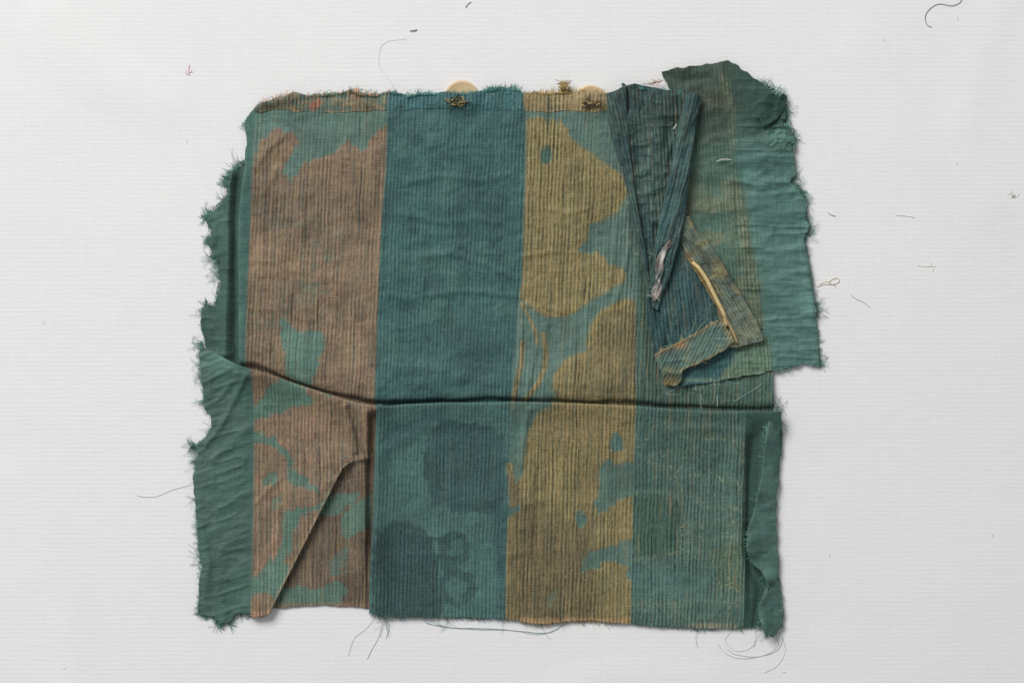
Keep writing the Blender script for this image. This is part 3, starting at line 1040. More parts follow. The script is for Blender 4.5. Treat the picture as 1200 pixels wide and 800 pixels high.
def p_c(x, y):
    p = Paint(x, y, (82, 116, 100), T_GREEN)
    edge = np.interp(y, [400, 480, 600, 730], [292, 298, 297, 294])
    w = sstep(-1.3, 1.3, x - edge)
    for q in ([(290, 425), (332, 440), (326, 448), (318, 455), (311, 461), (304, 470), (298, 480), (290, 480)],
              [(350, 450), (372, 455), (388, 464), (376, 470), (360, 462)],
              [(296, 494), (315, 487), (335, 482), (352, 477), (370, 470), (384, 465), (400, 460), (450, 470), (450, 545), (428, 546), (410, 556),
               (394, 568), (384, 578), (374, 572), (362, 562), (348, 550), (340, 534), (330, 518), (319, 510), (305, 507), (290, 502)],
              [(290, 520), (310, 521), (326, 525), (335, 537), (338, 552), (334, 562), (345, 568), (362, 572), (376, 580), (386, 578), (372, 592),
               (352, 594), (338, 598), (333, 612), (331, 632), (324, 650), (312, 662), (302, 674), (290, 676)],
              [(346, 614), (360, 602), (392, 590), (372, 632), (352, 672), (338, 668), (334, 656), (342, 642)],
              [(290, 700), (304, 694), (314, 692), (322, 702), (322, 726), (290, 726)]):
        p.poly(q, BROWN, T_BROWN, clip=w)
    p.poly([(308, 562), (316, 554), (324, 552), (327, 560), (319, 568), (310, 571)], (86, 112, 94), T_GREEN, amp=2)
    p.poly([(318, 586), (332, 578), (330, 590), (320, 596)], (92, 112, 92), T_GREEN, amp=3, k=0.7)
    p.mottle((146, 112, 86), None, 18, 18, 0.25, 0.4, 64, w * (p.c[:, 0] > p.c[:, 1]))
    p.mottle((108, 90, 68), None, 22, 30, 0.3, 0.4, 65, w * (p.c[:, 0] > p.c[:, 1]))
    d, _, _ = seg_dist(x, y, FOLD, False)
    p.mix(np.exp(-(d / 2.0) ** 2) * 0.8 * w, (186, 166, 128))  # worn fold edge, paled further as a painted highlight
    p.mix(sstep(712, 718, y) * w * 0.7, (178, 132, 100))
    p.mix(1 - w, (68, 99, 90), T_SILK)
    p.mottle((58, 100, 88), None, 22, 40, 0.2, 0.55, 66, 1 - w)
    p.blob(256, 425, 22, 14, (92, 136, 122), k=0.6)
    p.shade(0.10, 45, 26)
    return p


corner = sheet('folded_corner', C_OUT, z_c, p_c, root, uvf=lambda x, y: (x + 8, y), ragged=1.0, seed=45,
               rolls=[((0, -1), CREST, 2.4), ((0.898, 0.441), FOLD, 0.9)])
corner['label'] = 'lower left corner with green selvedge and diagonal fold'

# ---- silk flap with the frayed right edge
F_OUT = [(775, 85), (800, 80), (830, 75), (853, 71), (865, 78), (880, 90), (893, 98), (900, 106), (910, 114), (918, 122), (922, 136), (917, 146),
         (926, 153), (931, 162), (928, 176), (931, 190), (932, 206), (925, 214), (934, 219), (940, 228), (945, 240), (944, 258),
         (948, 268), (942, 282), (947, 300), (950, 325), (954, 350), (957, 380), (958, 400), (961, 430), (952, 428), (940, 427),
         (912, 434), (890, 437), (870, 441), (850, 444), (825, 449), (800, 452), (790, 440), (780, 400), (770, 300), (780, 200), (790, 130), (782, 97)]


def z_f(x, y):
    z = 8.5 + wrinkle(x, y, 91, 1.4, 0.7)
    z -= sstep(870, 955, x) * 4.5
    z -= sstep(120, 75, y) * 2.5
    for pts, w, h in [([(858, 212), (885, 217), (920, 212)], 3.5, 2.2), ([(865, 222), (892, 226), (925, 220)], 4, -2.0),
                      ([(860, 245), (900, 240), (940, 248)], 5, 1.4), ([(865, 268), (905, 264), (940, 272)], 4, -1.5),
                      ([(872, 292), (910, 296), (945, 290)], 5, 1.8), ([(868, 312), (900, 318), (940, 312)], 5, -1.8),
                      ([(872, 332), (915, 330), (950, 336)], 6, 1.4), ([(880, 365), (920, 360), (952, 366)], 7, 1.3),
                      ([(880, 395), (925, 402), (955, 396)], 6, -1.0), ([(855, 192), (890, 186), (925, 192)], 5, 1.4),
                      ([(858, 165), (890, 160), (905, 150)], 6, -1.4), ([(940, 285), (946, 320), (953, 370)], 5, 2.4),
                      ([(915, 118), (905, 135), (895, 150)], 8, -4.5), ([(903, 165), (912, 172), (922, 168)], 5, 3.0),
                      ([(905, 155), (918, 160)], 4, -3.0), ([(782, 90), (800, 96), (830, 92)], 6, -2.5),
                      ([(812, 132), (838, 126), (860, 132)], 8, 1.6), ([(815, 160), (850, 154)], 7, -1.5),
                      ([(815, 215), (850, 222)], 7, -1.2), ([(812, 245), (850, 240), (872, 246)], 6, 1.2)]:
        z += ridge(x, y, pts, w, h)
    z += 1.6 * crinkle(x, y, 46, 9, 93) * sstep(850, 880, x) + 1.3 * crinkle(x, y, 24, 22, 95) * sstep(880, 850, x)
    z += ridge(x, y, [(865, 441), (905, 434), (940, 428)], 4, -1.0)
    return np.maximum(z, 1.4)


def p_f(x, y):
    p = Paint(x, y, (82, 124, 114), T_SILK)
    p.mottle((58, 98, 90), None, 60, 14, 0.2, 0.5, 32)
    p.mix(sstep(205, 120, y) * 0.85, (44, 70, 59))  # darker green towards the top, with the fold's shadow painted into the colour
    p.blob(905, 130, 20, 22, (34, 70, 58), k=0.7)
    # reverse of the gold stripe
    xr = np.interp(y, [80, 110, 170, 240, 350, 450], [856, 856, 858, 872, 890, 904])
    w = sstep(3, -3, x - xr)
    p.mix(w * 0.75, (74, 104, 86), (0.5, .2, .42))
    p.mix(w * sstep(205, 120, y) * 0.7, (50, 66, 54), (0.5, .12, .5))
    p.mottle((112, 114, 82), (0.7, .3, .8), 26, 20, 0.15, 0.55, 34, w * sstep(180, 230, y))
    p.blob(835, 118, 22, 14, (80, 82, 66), (0.7, .2, .4), k=0.7)
    p.blob(835, 160, 20, 10, (74, 82, 66), (0.7, .2, .4), k=0.5)
    p.blob(822, 188, 16, 12, (82, 116, 100), k=0.8)
    p.blob(820, 225, 16, 10, (96, 104, 78), k=0.7)
    p.poly([(850, 255), (875, 250), (892, 340), (880, 350), (865, 320)], (92, 112, 86), (0.8, .5, .8), soft=5, amp=6, k=0.6)
    for q in ([(846, 90), (858, 130), (858, 170)], [(870, 225), (873, 300), (885, 345)]):
        d, _, _ = seg_dist(x, y, q, False)
        p.mix(np.exp(-(d / 5) ** 2) * 0.5, (96, 110, 84), (0.8, .7, .8))
    # lower blue part and lined corner
    p.poly([(780, 400), (862, 405), (850, 430), (845, 452), (780, 462)], (46, 90, 92), (0.7, .1, .4), soft=3, amp=3)
    p.poly([(846, 450), (858, 426), (868, 408), (902, 398), (905, 440), (850, 452)], (92, 122, 98), (0.8, .4, .6), soft=2, amp=2)
    p.mix(sstep(5, 0, np.abs(y - np.interp(x, [840, 905], [445, 434]))) * w * 0.5, (120, 146, 120), (0.6, .3, .6))
    p.shade(0.12, 40, 36)
    return p


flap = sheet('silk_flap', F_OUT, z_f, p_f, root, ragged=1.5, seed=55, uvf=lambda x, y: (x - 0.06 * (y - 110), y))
flap['label'] = 'thin green silk flap with a ragged right edge'

CT_OUT = [(890, 141), (899, 133), (907, 125), (912, 116), (917, 110), (922, 114), (923, 124), (917, 134), (908, 143), (899, 150), (892, 150)]
ct = sheet('twisted_scrap', CT_OUT, lambda x, y: 9.0 + 2.0 * crinkle(x + y, y - x, 9, 20, 201) - 3 * sstep(910, 922, x), lambda x, y: Paint(x, y, (38, 72, 60), T_SILK), flap,
           ragged=1.8, seed=81, step=1.0, rolls=[((0.7, 0.72), [(890, 152), (900, 148), (909, 141), (918, 131), (922, 118), (922, 108)], 1.6)], uvf=lambda x, y: (x + y, y - x))
CU_OUT = [(900, 160), (904, 154), (912, 150), (922, 152), (931, 160), (932, 172), (926, 178), (915, 175), (912, 181), (905, 178), (901, 170)]
cu = sheet('twisted_scrap', CU_OUT, lambda x, y: 8.0 + 3.2 * crinkle(x, y, 12, 11, 205) - 3.5 * sstep(915, 932, x), lambda x, y: Paint(x, y, (80, 122, 108), T_SILK), flap,
           ragged=2.2, seed=83, step=1.0, uvf=lambda x, y: (y, x))

# ---- crumpled facing folded over the flap: gathers, tapering to the bottom
def strip_paint(c, seed, mot=(56, 92, 84)):
    def f(x, y):
        p = Paint(x, y, c, (1.0, .2, .62))
        p.mottle((80, 100, 88), None, 16, 24, 0.25, 0.45, seed + 8)
        p.mottle(mot, None, 22, 26, 0.15, 0.6, seed)
        p.mottle((36, 70, 74), None, 26, 30, 0.3, 0.6, seed + 3)
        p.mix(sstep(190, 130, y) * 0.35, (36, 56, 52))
        p.shade(0.14, 20, seed)
        return p
    return f


G2_OUT = [(728, 103), (741, 100), (770, 105), (805, 110), (816, 118), (806, 150), (798, 190), (790, 230), (782, 270), (775, 310), (768, 340), (760, 330),
          (752, 290), (744, 250), (738, 210), (733, 160), (730, 125)]


def z_g2(x, y):
    z = 11.5 + 1.6 * crinkle(x - 0.05 * y, y, 9, 60, 103) + 2.6 * crinkle(x, y, 22, 18, 105) + 0.8 * wrinkle(x, y, 101, 1.0, 0.6) + 1.3 * np.sin(x / 5.4 + y / 60 + vnoise(x, y, 30, 60, 5)) * sstep(260, 170, y)
    z += ridge(x, y, [(757, 200), (775, 206), (785, 200)], 5, 1.3) + ridge(x, y, [(752, 233), (770, 230), (780, 235)], 4, -1.2)
    z += ridge(x, y, [(760, 110), (766, 150), (770, 190)], 7, 1.4) - ridge(x, y, [(782, 120), (780, 170)], 5, 1.2)
    return z - sstep(118, 104, y) * 1.5


g2 = sheet('facing_centre_fold', G2_OUT, z_g2, strip_paint((56, 86, 79), 111, (48, 72, 64)), root, ragged=1.0, seed=65, step=1.2,
           uvf=lambda x, y: (x - 0.05 * (y - 110), y))

G1_R = [(733, 90), (733, 102), (735, 140), (738, 175), (743, 220), (750, 262), (757, 300), (762, 330), (768, 380)]
G1_L = [(709, 100), (710, 112), (712, 140), (717, 165), (724, 190), (732, 215), (737, 238), (742, 262), (748, 292), (754, 320), (765, 380)]
G1_OUT = [(704, 113), (724, 106), (740, 98), (741, 104), (741, 140), (744, 175), (749, 220), (756, 262), (762, 300), (768, 335), (760, 340), (748, 322),
          (742, 292), (736, 262), (731, 238), (726, 215), (718, 190), (711, 165), (706, 140)]


def z_g1(x, y):
    return 19.0 - 7.0 * sstep(105, 100, y) - 6.0 * sstep(300, 335, y) + 1.6 * crinkle(x - 0.2 * y, y, 8, 50, 108) + 0.8 * wrinkle(x, y, 107, 1.0, 0.7) - 2.5 * sstep(733, 709, x) + ridge(x, y, [(722, 112), (718, 130), (726, 150), (722, 165)], 4, 1.5)


g1 = sheet('facing_outer_fold', G1_OUT, z_g1, strip_paint((58, 88, 81), 121, (48, 72, 62)), root, ragged=0.6, seed=66, step=1.2,
           rolls=[((1, 0), G1_R, 2.4), ((-1, 0), G1_L, 3.6)], uvf=lambda x, y: (x - 0.22 * (y - 110), y))

G3_R = [(822, 100), (821, 118), (814, 150), (810, 180), (807, 210), (803, 250), (796, 282), (787, 315), (777, 345), (772, 362), (768, 400)]
G3_L = [(806, 100), (803, 114), (794, 146), (788, 186), (780, 220), (772, 255), (766, 295), (762, 330), (763, 352), (764, 400)]
G3_OUT = [(808, 110), (830, 116), (832, 124), (824, 150), (820, 180), (817, 210), (813, 250), (806, 282), (797, 315), (786, 345), (776, 364), (766, 362),
          (757, 350), (755, 330), (760, 295), (766, 255), (774, 220), (782, 186), (788, 146), (797, 114)]


def z_g3(x, y):
    z = 22.0 - 4.0 * sstep(280, 340, y) + 2.2 * crinkle(x + 0.27 * y, y, 7, 60, 118) - 1.5 * sstep(150, 110, y) + 0.8 * wrinkle(x, y, 117, 0.9, 0.7) + 1.1 * np.sin((x + 0.28 * y) / 2.9)
    z -= ridge(x, y, [(781, 290), (773, 308), (768, 335), (767, 352)], 4, 3.0)
    z -= sstep(320, 365, y) * 4.5
    return z


g3 = sheet('facing_inner_fold', G3_OUT, z_g3, strip_paint((53, 91, 88), 131, (44, 76, 74)), root, ragged=0.6, seed=67, step=1.2,
           rolls=[((1, 0.15), G3_R, 4.2), ((-1, -0.15), G3_L, 3.4)], uvf=lambda x, y: (x + 0.24 * (y - 110), y))

# dark blue triangle between the gathers and the seam
G4_OUT = [(797, 268), (806, 290), (816, 308), (830, 330), (843, 358), (852, 385), (846, 398), (815, 412), (790, 426), (772, 432), (764, 400), (757, 368),
          (758, 340), (770, 310), (785, 285)]


def z_g4(x, y):
    z = 12.0 + 1.2 * crinkle(x, y, 9, 40, 128) + 0.7 * wrinkle(x, y, 127, 0.9, 0.6) + 0.5 * np.sin(x / 2.2)
    z += ridge(x, y, [(766, 352), (772, 375), (782, 392), (785, 410)], 3.5, -3.0) + ridge(x, y, [(760, 350), (766, 380), (774, 402)], 4, 2.0)
    return z


g4 = sheet('facing_lining', G4_OUT, z_g4, strip_paint((46, 85, 87), 141, (40, 72, 74)), root, ragged=0.6, seed=68, step=1.2,
           uvf=lambda x, y: (x - 0.1 * y, y))

# mottled gold-green seam allowance
H2_OUT = [(800, 256), (806, 254), (816, 268), (830, 285), (846, 308), (858, 330), (872, 352), (884, 374), (894, 394), (893, 399), (866, 406), (850, 408),
          (845, 382), (838, 360), (826, 338), (812, 316), (802, 300), (797, 280)]


def z_h2(x, y):
    z = 14.5 + 1.6 * crinkle(x, y, 16, 16, 138) + 0.8 * wrinkle(x, y, 137, 1.0, 0.8)
    z += ridge(x, y, [(800, 262), (818, 282), (842, 310), (862, 340), (892, 396)], 4, 1.5)
    z += ridge(x, y, [(816, 288), (824, 296), (830, 290)], 3, 1.6) + ridge(x, y, [(835, 318), (845, 318), (850, 322)], 3, 1.5)
    return z


def p_h2(x, y):
    p = Paint(x, y, (94, 112, 92), (0.5, .2, .6))
    p.mottle((122, 112, 66), (0.6, .4, .9), 16, 14, 0.1, 0.7, 151)
    p.mottle((70, 86, 82), None, 14, 10, 0.25, 0.7, 155)
    p.mix(sstep(335, 365, y) * 0.6, (112, 126, 108), (0.7, .4, .5))
    d, _, _ = seg_dist(x, y, [(802, 300), (826, 336), (840, 366), (850, 396)], False)
    p.mix(np.exp(-(d / 6) ** 2) * 0.8, (140, 112, 54), (0.5, .3, 1))
    p.shade(0.15, 14, 156)
    return p


h2 = sheet('seam_allowance', H2_OUT, z_h2, p_h2, root, ragged=0.8, seed=69, step=1.1, uvf=lambda x, y: (x - 0.6 * y, y + .4 * x))

# hem band crossing at the bottom
I_OUT = [(766, 415), (782, 407), (800, 398), (822, 385), (845, 372), (852, 386), (860, 400), (848, 410), (830, 420), (812, 428), (798, 434), (799, 446),
         (792, 452), (780, 451), (775, 438), (769, 424)]


def z_i(x, y):
    return 18.0 + 1.3 * crinkle(x, y, 15, 13, 148) + 0.9 * wrinkle(x, y, 147, 0.8, 0.5) + ridge(x, y, [(766, 415), (800, 398), (845, 372)], 2.5, 1.2) - sstep(436, 452, y) * 6


def p_i(x, y):
    p = Paint(x, y, (86, 116, 104), (0.7, .25, .5))
    p.mottle((110, 122, 98), None, 12, 12, 0.2, 0.5, 161)
    p.poly([(772, 415), (790, 405), (796, 425), (795, 436), (778, 440)], (64, 92, 88), None, soft=5, amp=4, k=0.6)
    for q, w in [([(768, 415), (800, 398), (846, 372)], 3), ([(846, 372), (860, 402)], 5), ([(797, 434), (830, 420), (860, 404)], 2)]:
        d, _, _ = seg_dist(x, y, q, False)
        p.mix(np.exp(-(d / w) ** 2) * 0.8, (146, 126, 82), (0.6, .6, 1))
    p.blob(795, 403, 8, 5, (172, 122, 68), k=0.9)
    p.blob(786, 447, 10, 6, (152, 122, 62), (0.5, .7, 1), k=0.9)
    p.blob(783, 434, 12, 5, (108, 112, 72), (0.5, .5, 1), k=0.7)
    p.shade(0.12, 12, 163)
    return p


band = sheet('hem_band', I_OUT, z_i, p_i, root, ragged=0.7, seed=70, step=1.1, uvf=lambda x, y: (x + .5 * y, y - .5 * x))

# ------------------------------------------------------------------ trims: cord, torn lining, pin-thread, buttons
threads('gold_cord', [(path([(811, 308, 17), (818, 315, 19.5), (827, 328, 20), (834, 342, 20), (841, 356, 19.5), (847, 368, 19), (851, 382, 17)], n=36), 2.4, (206, 182, 130)),
                      (path([(846, 368, 20), (853, 380, 19.5), (859, 392, 19), (863, 402, 18)], n=16), 1.5, (168, 146, 106))],
        root, stuff=False, label='pale gold cord along the seam')
TL_OUT = [(784, 281), (787, 286), (781, 297), (776, 306), (778, 318), (774, 328), (776, 338), (769, 351), (765, 354), (763, 342), (767, 330), (766, 313),
          (771, 300), (778, 289)]


def p_tl(x, y):
    p = Paint(x, y, (132, 122, 116), (0.3, 0, .3))
    q = x + 0.27 * y
    p.mottle((204, 200, 190), None, 5, 5, 0.15, 0.9, 171, (1 + 0 * x) * sstep(0.0, .5, vnoise(q, y, 4, 26, 173)))
    p.mottle((90, 108, 102), None, 6, 14, 0.2, 0.8, 175)
    p.mix(np.exp(-((x - 775) / 4) ** 2 - ((y - 300) / 9) ** 2) * .8, (214, 212, 202))
    p.mix(np.exp(-((x - 767) / 4) ** 2 - ((y - 344) / 8) ** 2) * .7, (196, 180, 172))
    return p


tl = sheet('torn_lining', TL_OUT, lambda x, y: z_g3(x, y) + 1.2 + 1.2 * crinkle(x + .27 * y, y, 4, 20, 177), p_tl, g3, ragged=1.2, seed=77, step=1.0, thick=0.4,
           uvf=lambda x, y: (x + .27 * y, y))
tl['label'] = 'whitish torn lining showing in the fold'
lining = fray([(783, 284), (772, 304), (768, 330), (766, 350)], 26, 2, 8, (-.25, 1), 20, [(196, 188, 178), (150, 140, 134), (120, 126, 120)], 0.5, .4, 18)
threads('lining_fringe', lining, g3)
threads('white_stitch', [(path([(839, 190, 11.2), (844, 188, 12), (850, 187.5, 12), (857, 188.5, 10.5)], n=9), 0.6, (214, 212, 204))], flap, stuff=False)
threads('white_stitch', [(path([(788, 153, 19), (790, 150, 20.5), (792, 147, 20)], n=6), 0.9, (196, 198, 190))], g3, stuff=False)


def lathe(profile, n=40):
    vs, fs = [], []
    m = len(profile)
    for i in range(n):
        a = 2 * math.pi * i / n
        for r, z in profile:
            vs.append((r * math.cos(a) * S, r * math.sin(a) * S, z * S))
    for i in range(n):
        j = (i + 1) % n
        for k in range(m - 1):
            fs.append((i * m + k, j * m + k, j * m + k + 1, i * m + k + 1))
    return vs, fs


for i, (bx, by, r) in enumerate(BTN):
    vs, fs = lathe([(0.01, 0), (r * .8, 0), (r * .96, 1.0), (r, 2.4), (r * .98, 3.8), (r * .92, 4.6), (r * .84, 4.3), (r * .74, 3.6), (r * .3, 3.4), (.01, 3.4)])
    me = bpy.data.meshes.new('button')
    me.from_pydata(vs, [], fs)
    me.polygons.foreach_set('use_smooth', np.ones(len(me.polygons), bool))
    me.materials.append(M_HORN)
    o = bpy.data.objects.new('button', me)
    o.location = W(bx, by, 0.3)
    link(o, root)
    o['label'] = 'round cream button half hidden behind the top edge'
    kn = []
    kx, ky = [(537, 122), (692, 123)][i]
    rg = random.Random(20 + i)
    zt = float(z_h(np.array([kx * 1.0]), np.array([ky * 1.0]))[0]) + 0.3
    for q in range(34):
        a = rg.gauss(0, 0.45) + (math.pi if rg.random() < .5 else 0)
        ln = rg.uniform(3, 11)
        sx, sy = kx + rg.gauss(0, 5), ky + rg.gauss(0, 1.6)
        c = [(58, 56, 36), (150, 130, 82), (84, 90, 62), (40, 44, 34), (176, 150, 92)][rg.randrange(5)] if i == 0 else \
            [(160, 136, 84), (186, 160, 104), (70, 54, 36), (48, 40, 28), (130, 110, 66)][rg.randrange(5)]
        kn.append(([(sx, sy, zt + .2), (sx + ln * .3 * math.cos(a), sy + ln * .3 * math.sin(a), zt + 2 + rg.random()), (sx + ln * .7 * math.cos(a), sy + ln * .7 * math.sin(a) + rg.gauss(0, .8), zt + 1.6),
                    (sx + ln * math.cos(a), sy + ln * math.sin(a) + rg.gauss(0, 1), zt + 0.2)], rg.uniform(.5, .9), c))
    k = threads('thread_knot', kn, o, label='knot of sewing thread holding the button')
    k.matrix_parent_inverse = o.matrix_basis.inverted()

# ------------------------------------------------------------------ frayed edges and loose threads
GR = [(70, 116, 102), (58, 98, 86), (84, 132, 116), (46, 82, 72)]
DG = [(48, 84, 74), (38, 70, 62), (66, 106, 94)]
BR = [(150, 112, 82), (128, 104, 80), (170, 140, 100), (176, 110, 80)]
GD = [(164, 138, 84), (140, 118, 70), (186, 156, 100), (120, 100, 60)]
BL = [(50, 104, 106), (40, 86, 92), (70, 120, 114)]


def part_line(P, x0, x1):
    return [p for p in P if x0 <= p[0] <= x1]


fr = []
TOP = A_TOP[3:33]
za1 = 8.0
fr += fray(part_line(TOP, 297, 352), 110, 1, 7, (0.1, -1), za1, BR + DG, 0.7, 0.35, 5)
fr += fray([(330, 116), (338, 111), (348, 108)], 25, 3, 9, (0.3, -1), za1, [(196, 160, 122), (184, 130, 96)], 0.6, .35, 6)
fr += fray(part_line(TOP, 350, 457), 190, 1, 6, (0, -1), za1, DG + GR + BR, 0.35, 0.38, 6)
fr += fray([(408, 107), (420, 107)], 26, 2, 6, (0, -1), za1, [(190, 120, 84), (170, 104, 74)], 0.5, .4, 6)
fr += fray(part_line(TOP, 455, 614), 300, 1, 5, (0, -1), za1, BL + GR, 0.35, 0.42, 6)
fr += fray([(570, 106), (590, 104), (608, 106)], 70, 2, 6, (0, -1), za1, BL + DG, 0.9, 0.5, 7, curl=0.8)
fr += fray(part_line(TOP, 613, 712), 180, 1, 5, (0, -1), za1, GD, 0.35, 0.4, 7)
threads('edge_fringe', fr, hem)
fr = []
for k in range(26):   # little gold tuft
    rgx = random.gauss(661, 3.2)
    y0 = 108
    fr.append(([(rgx, y0, 8), (rgx + random.gauss(0, 2), y0 - 5, 9.5), (661 + random.gauss(0, 4), y0 - 9, 9), (661 + random.gauss(0, 4), y0 - random.uniform(8, 14), 7.5)], .6, GD[random.randrange(4)]))
threads('gold_tuft', fr, hem)

fr = []
LL = L_OUT[0:21]
fr += fray(LL, 300, 1, 5, 1, 2.2, DG + GR, 0.5, 0.32, 1.2)
fr += fray(LL, 620, 2, 15, (-1, .12), 2.2, DG + GR, 0.28, 0.28, .8)
for (tx, ty, dx, dy, ln, n) in [(266, 212, -1, .3, 10, 26), (246, 252, -1, .35, 13, 50), (243, 280, -1, -.1, 6, 16), (241, 358, -.35, -1, 10, 24), (238, 385, -1, .2, 5, 14), (268, 206, -.8, -.5, 7, 16)]:
    fr += fray([(tx, ty - 5), (tx, ty + 6)], n, 3, ln, (dx, dy), 2.6, DG + GR, 0.35, 0.4)
fr += fray([(283, 150), (286, 143)], 12, 1, 4, (-1, 0), 5, GR, .5, .35)
threads('edge_fringe', fr, layer)

fr = []
CL = C_OUT[C_OUT.index((296, 722)):]
fr += fray(CL[::-1], 350, 1, 5, -1, 2.2, GR, 0.6, 0.30, 1.0)
fr += fray(CL[8:], 330, 2, 12, (-1, .25), 2.2, GR, 0.3, 0.26, .8)
for (tx, ty, dx, dy, ln, n, cc) in [(228, 522, -1, -.2, 9, 20, DG), (232, 540, -.8, .5, 6, 16, DG), (258, 728, .2, 1, 12, 44, GR), (268, 726, .4, 1, 20, 20, GR), (243, 722, 0, 1, 5, 16, GR),
                                    (238, 470, -1, .5, 6, 14, GR), (305, 720, 0, 1, 5, 20, BR), (236, 448, -1, .1, 5, 12, GR)]:
    fr += fray([(tx - 5, ty), (tx + 6, ty)], n, 2, ln, (dx, dy), 2.6, cc, 0.4, 0.36)
threads('edge_fringe', fr, corner)

fr = []
bot = B_OUT[B_OUT.index((895, 736)):B_OUT.index((433, 717)) + 1]
fr += fray(part_line(bot, 430, 598), 150, 1, 5, (0, 1), 3.5, BL + GR, 0.4, 0.33)
fr += fray(part_line(bot, 590, 745), 150, 1, 5, (0, 1), 3.5, GD, 0.4, 0.36)
fr += fray(part_line(bot, 738, 900), 150, 1, 4, (0, 1), 3.5, GR + [(160, 164, 140)], 0.5, 0.36)
fr += fray([(443, 721), (454, 722)], 11, 8, 26, (-.15, 1), 3, [(78, 110, 100), (110, 130, 124)], 0.3, 0.28, .5, curl=.3)
fr += fray([(440, 722), (500, 723), (600, 726), (740, 730), (890, 736)], 60, 4, 20, (.2, 1), 3, GR + [(120, 140, 132)], 0.9, 0.24, .6, curl=.3)
fr += fray([(905, 478), (914, 482)], 10, 3, 12, (.8, -.5), 9, DG, 0.4, 0.4)
threads('edge_fringe', fr, pleat)
fr = fray([(x + 1, y) for x, y in D_IN], 300, 1, 6, (-1, 0), 10, DG + GR, 0.9, 0.36, 6, curl=.5)
fr += fray([(894, 738), (908, 742)], 40, 2, 9, (0, 1), 4, GR, 0.4, 0.4)
fr += fray([(896, 520), (900, 495), (908, 488)], 24, 5, 15, (.9, -.6), 11.5, [(120, 156, 142), (90, 130, 116)], 0.4, 0.34, 9)
threads('edge_fringe', fr, sv)

fr = []
FL = F_OUT[5:30]
fr += fray(FL, 350, 1, 5, 1, 3.0, GR, 0.6, 0.30, 1.2)
fr += fray(FL, 620, 2, 12, (1, -.05), 3.0, GR, 0.3, 0.26, .8)
fr += fray([(893, 98), (905, 108), (920, 128)], 70, 3, 10, (.6, -.8), 5, DG + GR, 0.5, 0.4, 2)
fr += fray([(908, 122), (916, 114), (918, 112)], 40, 1, 7, (.6, -.8), 8, [(30, 62, 52), (42, 80, 66)], 0.8, 0.5, 6, curl=.6)
fr += fray([(912, 140), (922, 152), (930, 165)], 90, 2, 9, (1, -.3), 6, GR, 0.8, 0.4, 3, curl=.5)
fr += fray([(902, 155), (905, 172), (916, 176), (920, 165)], 70, 2, 7, (.3, .2), 8.5, GR + [(100, 150, 132)], 1.6, 0.45, 8, curl=.8)
fr += fray([(925, 214), (938, 224)], 30, 2, 9, (.4, -1), 4, GR, 0.4, 0.4)
fr += fray([(943, 240), (946, 265)], 24, 1, 6, (1, 0), 3, GR, 0.5, 0.4)
fr += fray([(957, 400), (961, 428)], 22, 2, 10, (1, .1), 2, GR, 0.6, 0.3)
fr += fray([(800, 452), (850, 445), (905, 434), (955, 429)], 90, 1, 6, (0, 1), 7, GR + [(130, 160, 146)], 0.6, 0.34, 4)
fr += fray([(795, 448), (850, 444)], 26, 8, 26, (-.2, 1), 8, [(110, 150, 140), (70, 120, 116), (140, 166, 152)], 0.9, 0.34, 6, curl=.3)
threads('edge_fringe', fr, flap)
fr = fray([(735, 103), (770, 105), (805, 110)], 80, 1, 4, (0, -1), 12.5, BL + GR, 0.4, 0.36, 11)
fr += fray([(757, 99), (775, 96)], 14, 2, 8, (-.9, .3), 9, [(160, 92, 64), (120, 130, 110)], 0.4, 0.4, 7)
threads('edge_fringe', fr, g2)
fr = fray([(766, 415), (800, 398), (845, 372)], 60, 1, 4, (-.5, -.8), 19, GD + GR, 0.5, 0.34, 17)
fr += fray([(798, 434), (830, 420), (860, 402)], 60, 1, 4, (.5, .8), 18, GD + [(150, 156, 130)], 0.5, 0.34, 15)
fr += fray([(778, 449), (796, 450)], 40, 1, 5, (0, 1), 12, GD, 0.8, 0.5, 10, curl=.6)
fr += fray([(790, 405), (815, 396)], 14, 8, 26, (.8, -.7), 18, [(110, 156, 150), (90, 140, 140), (150, 160, 120)], 0.5, 0.3, 15, curl=.15)
threads('edge_fringe', fr, band)

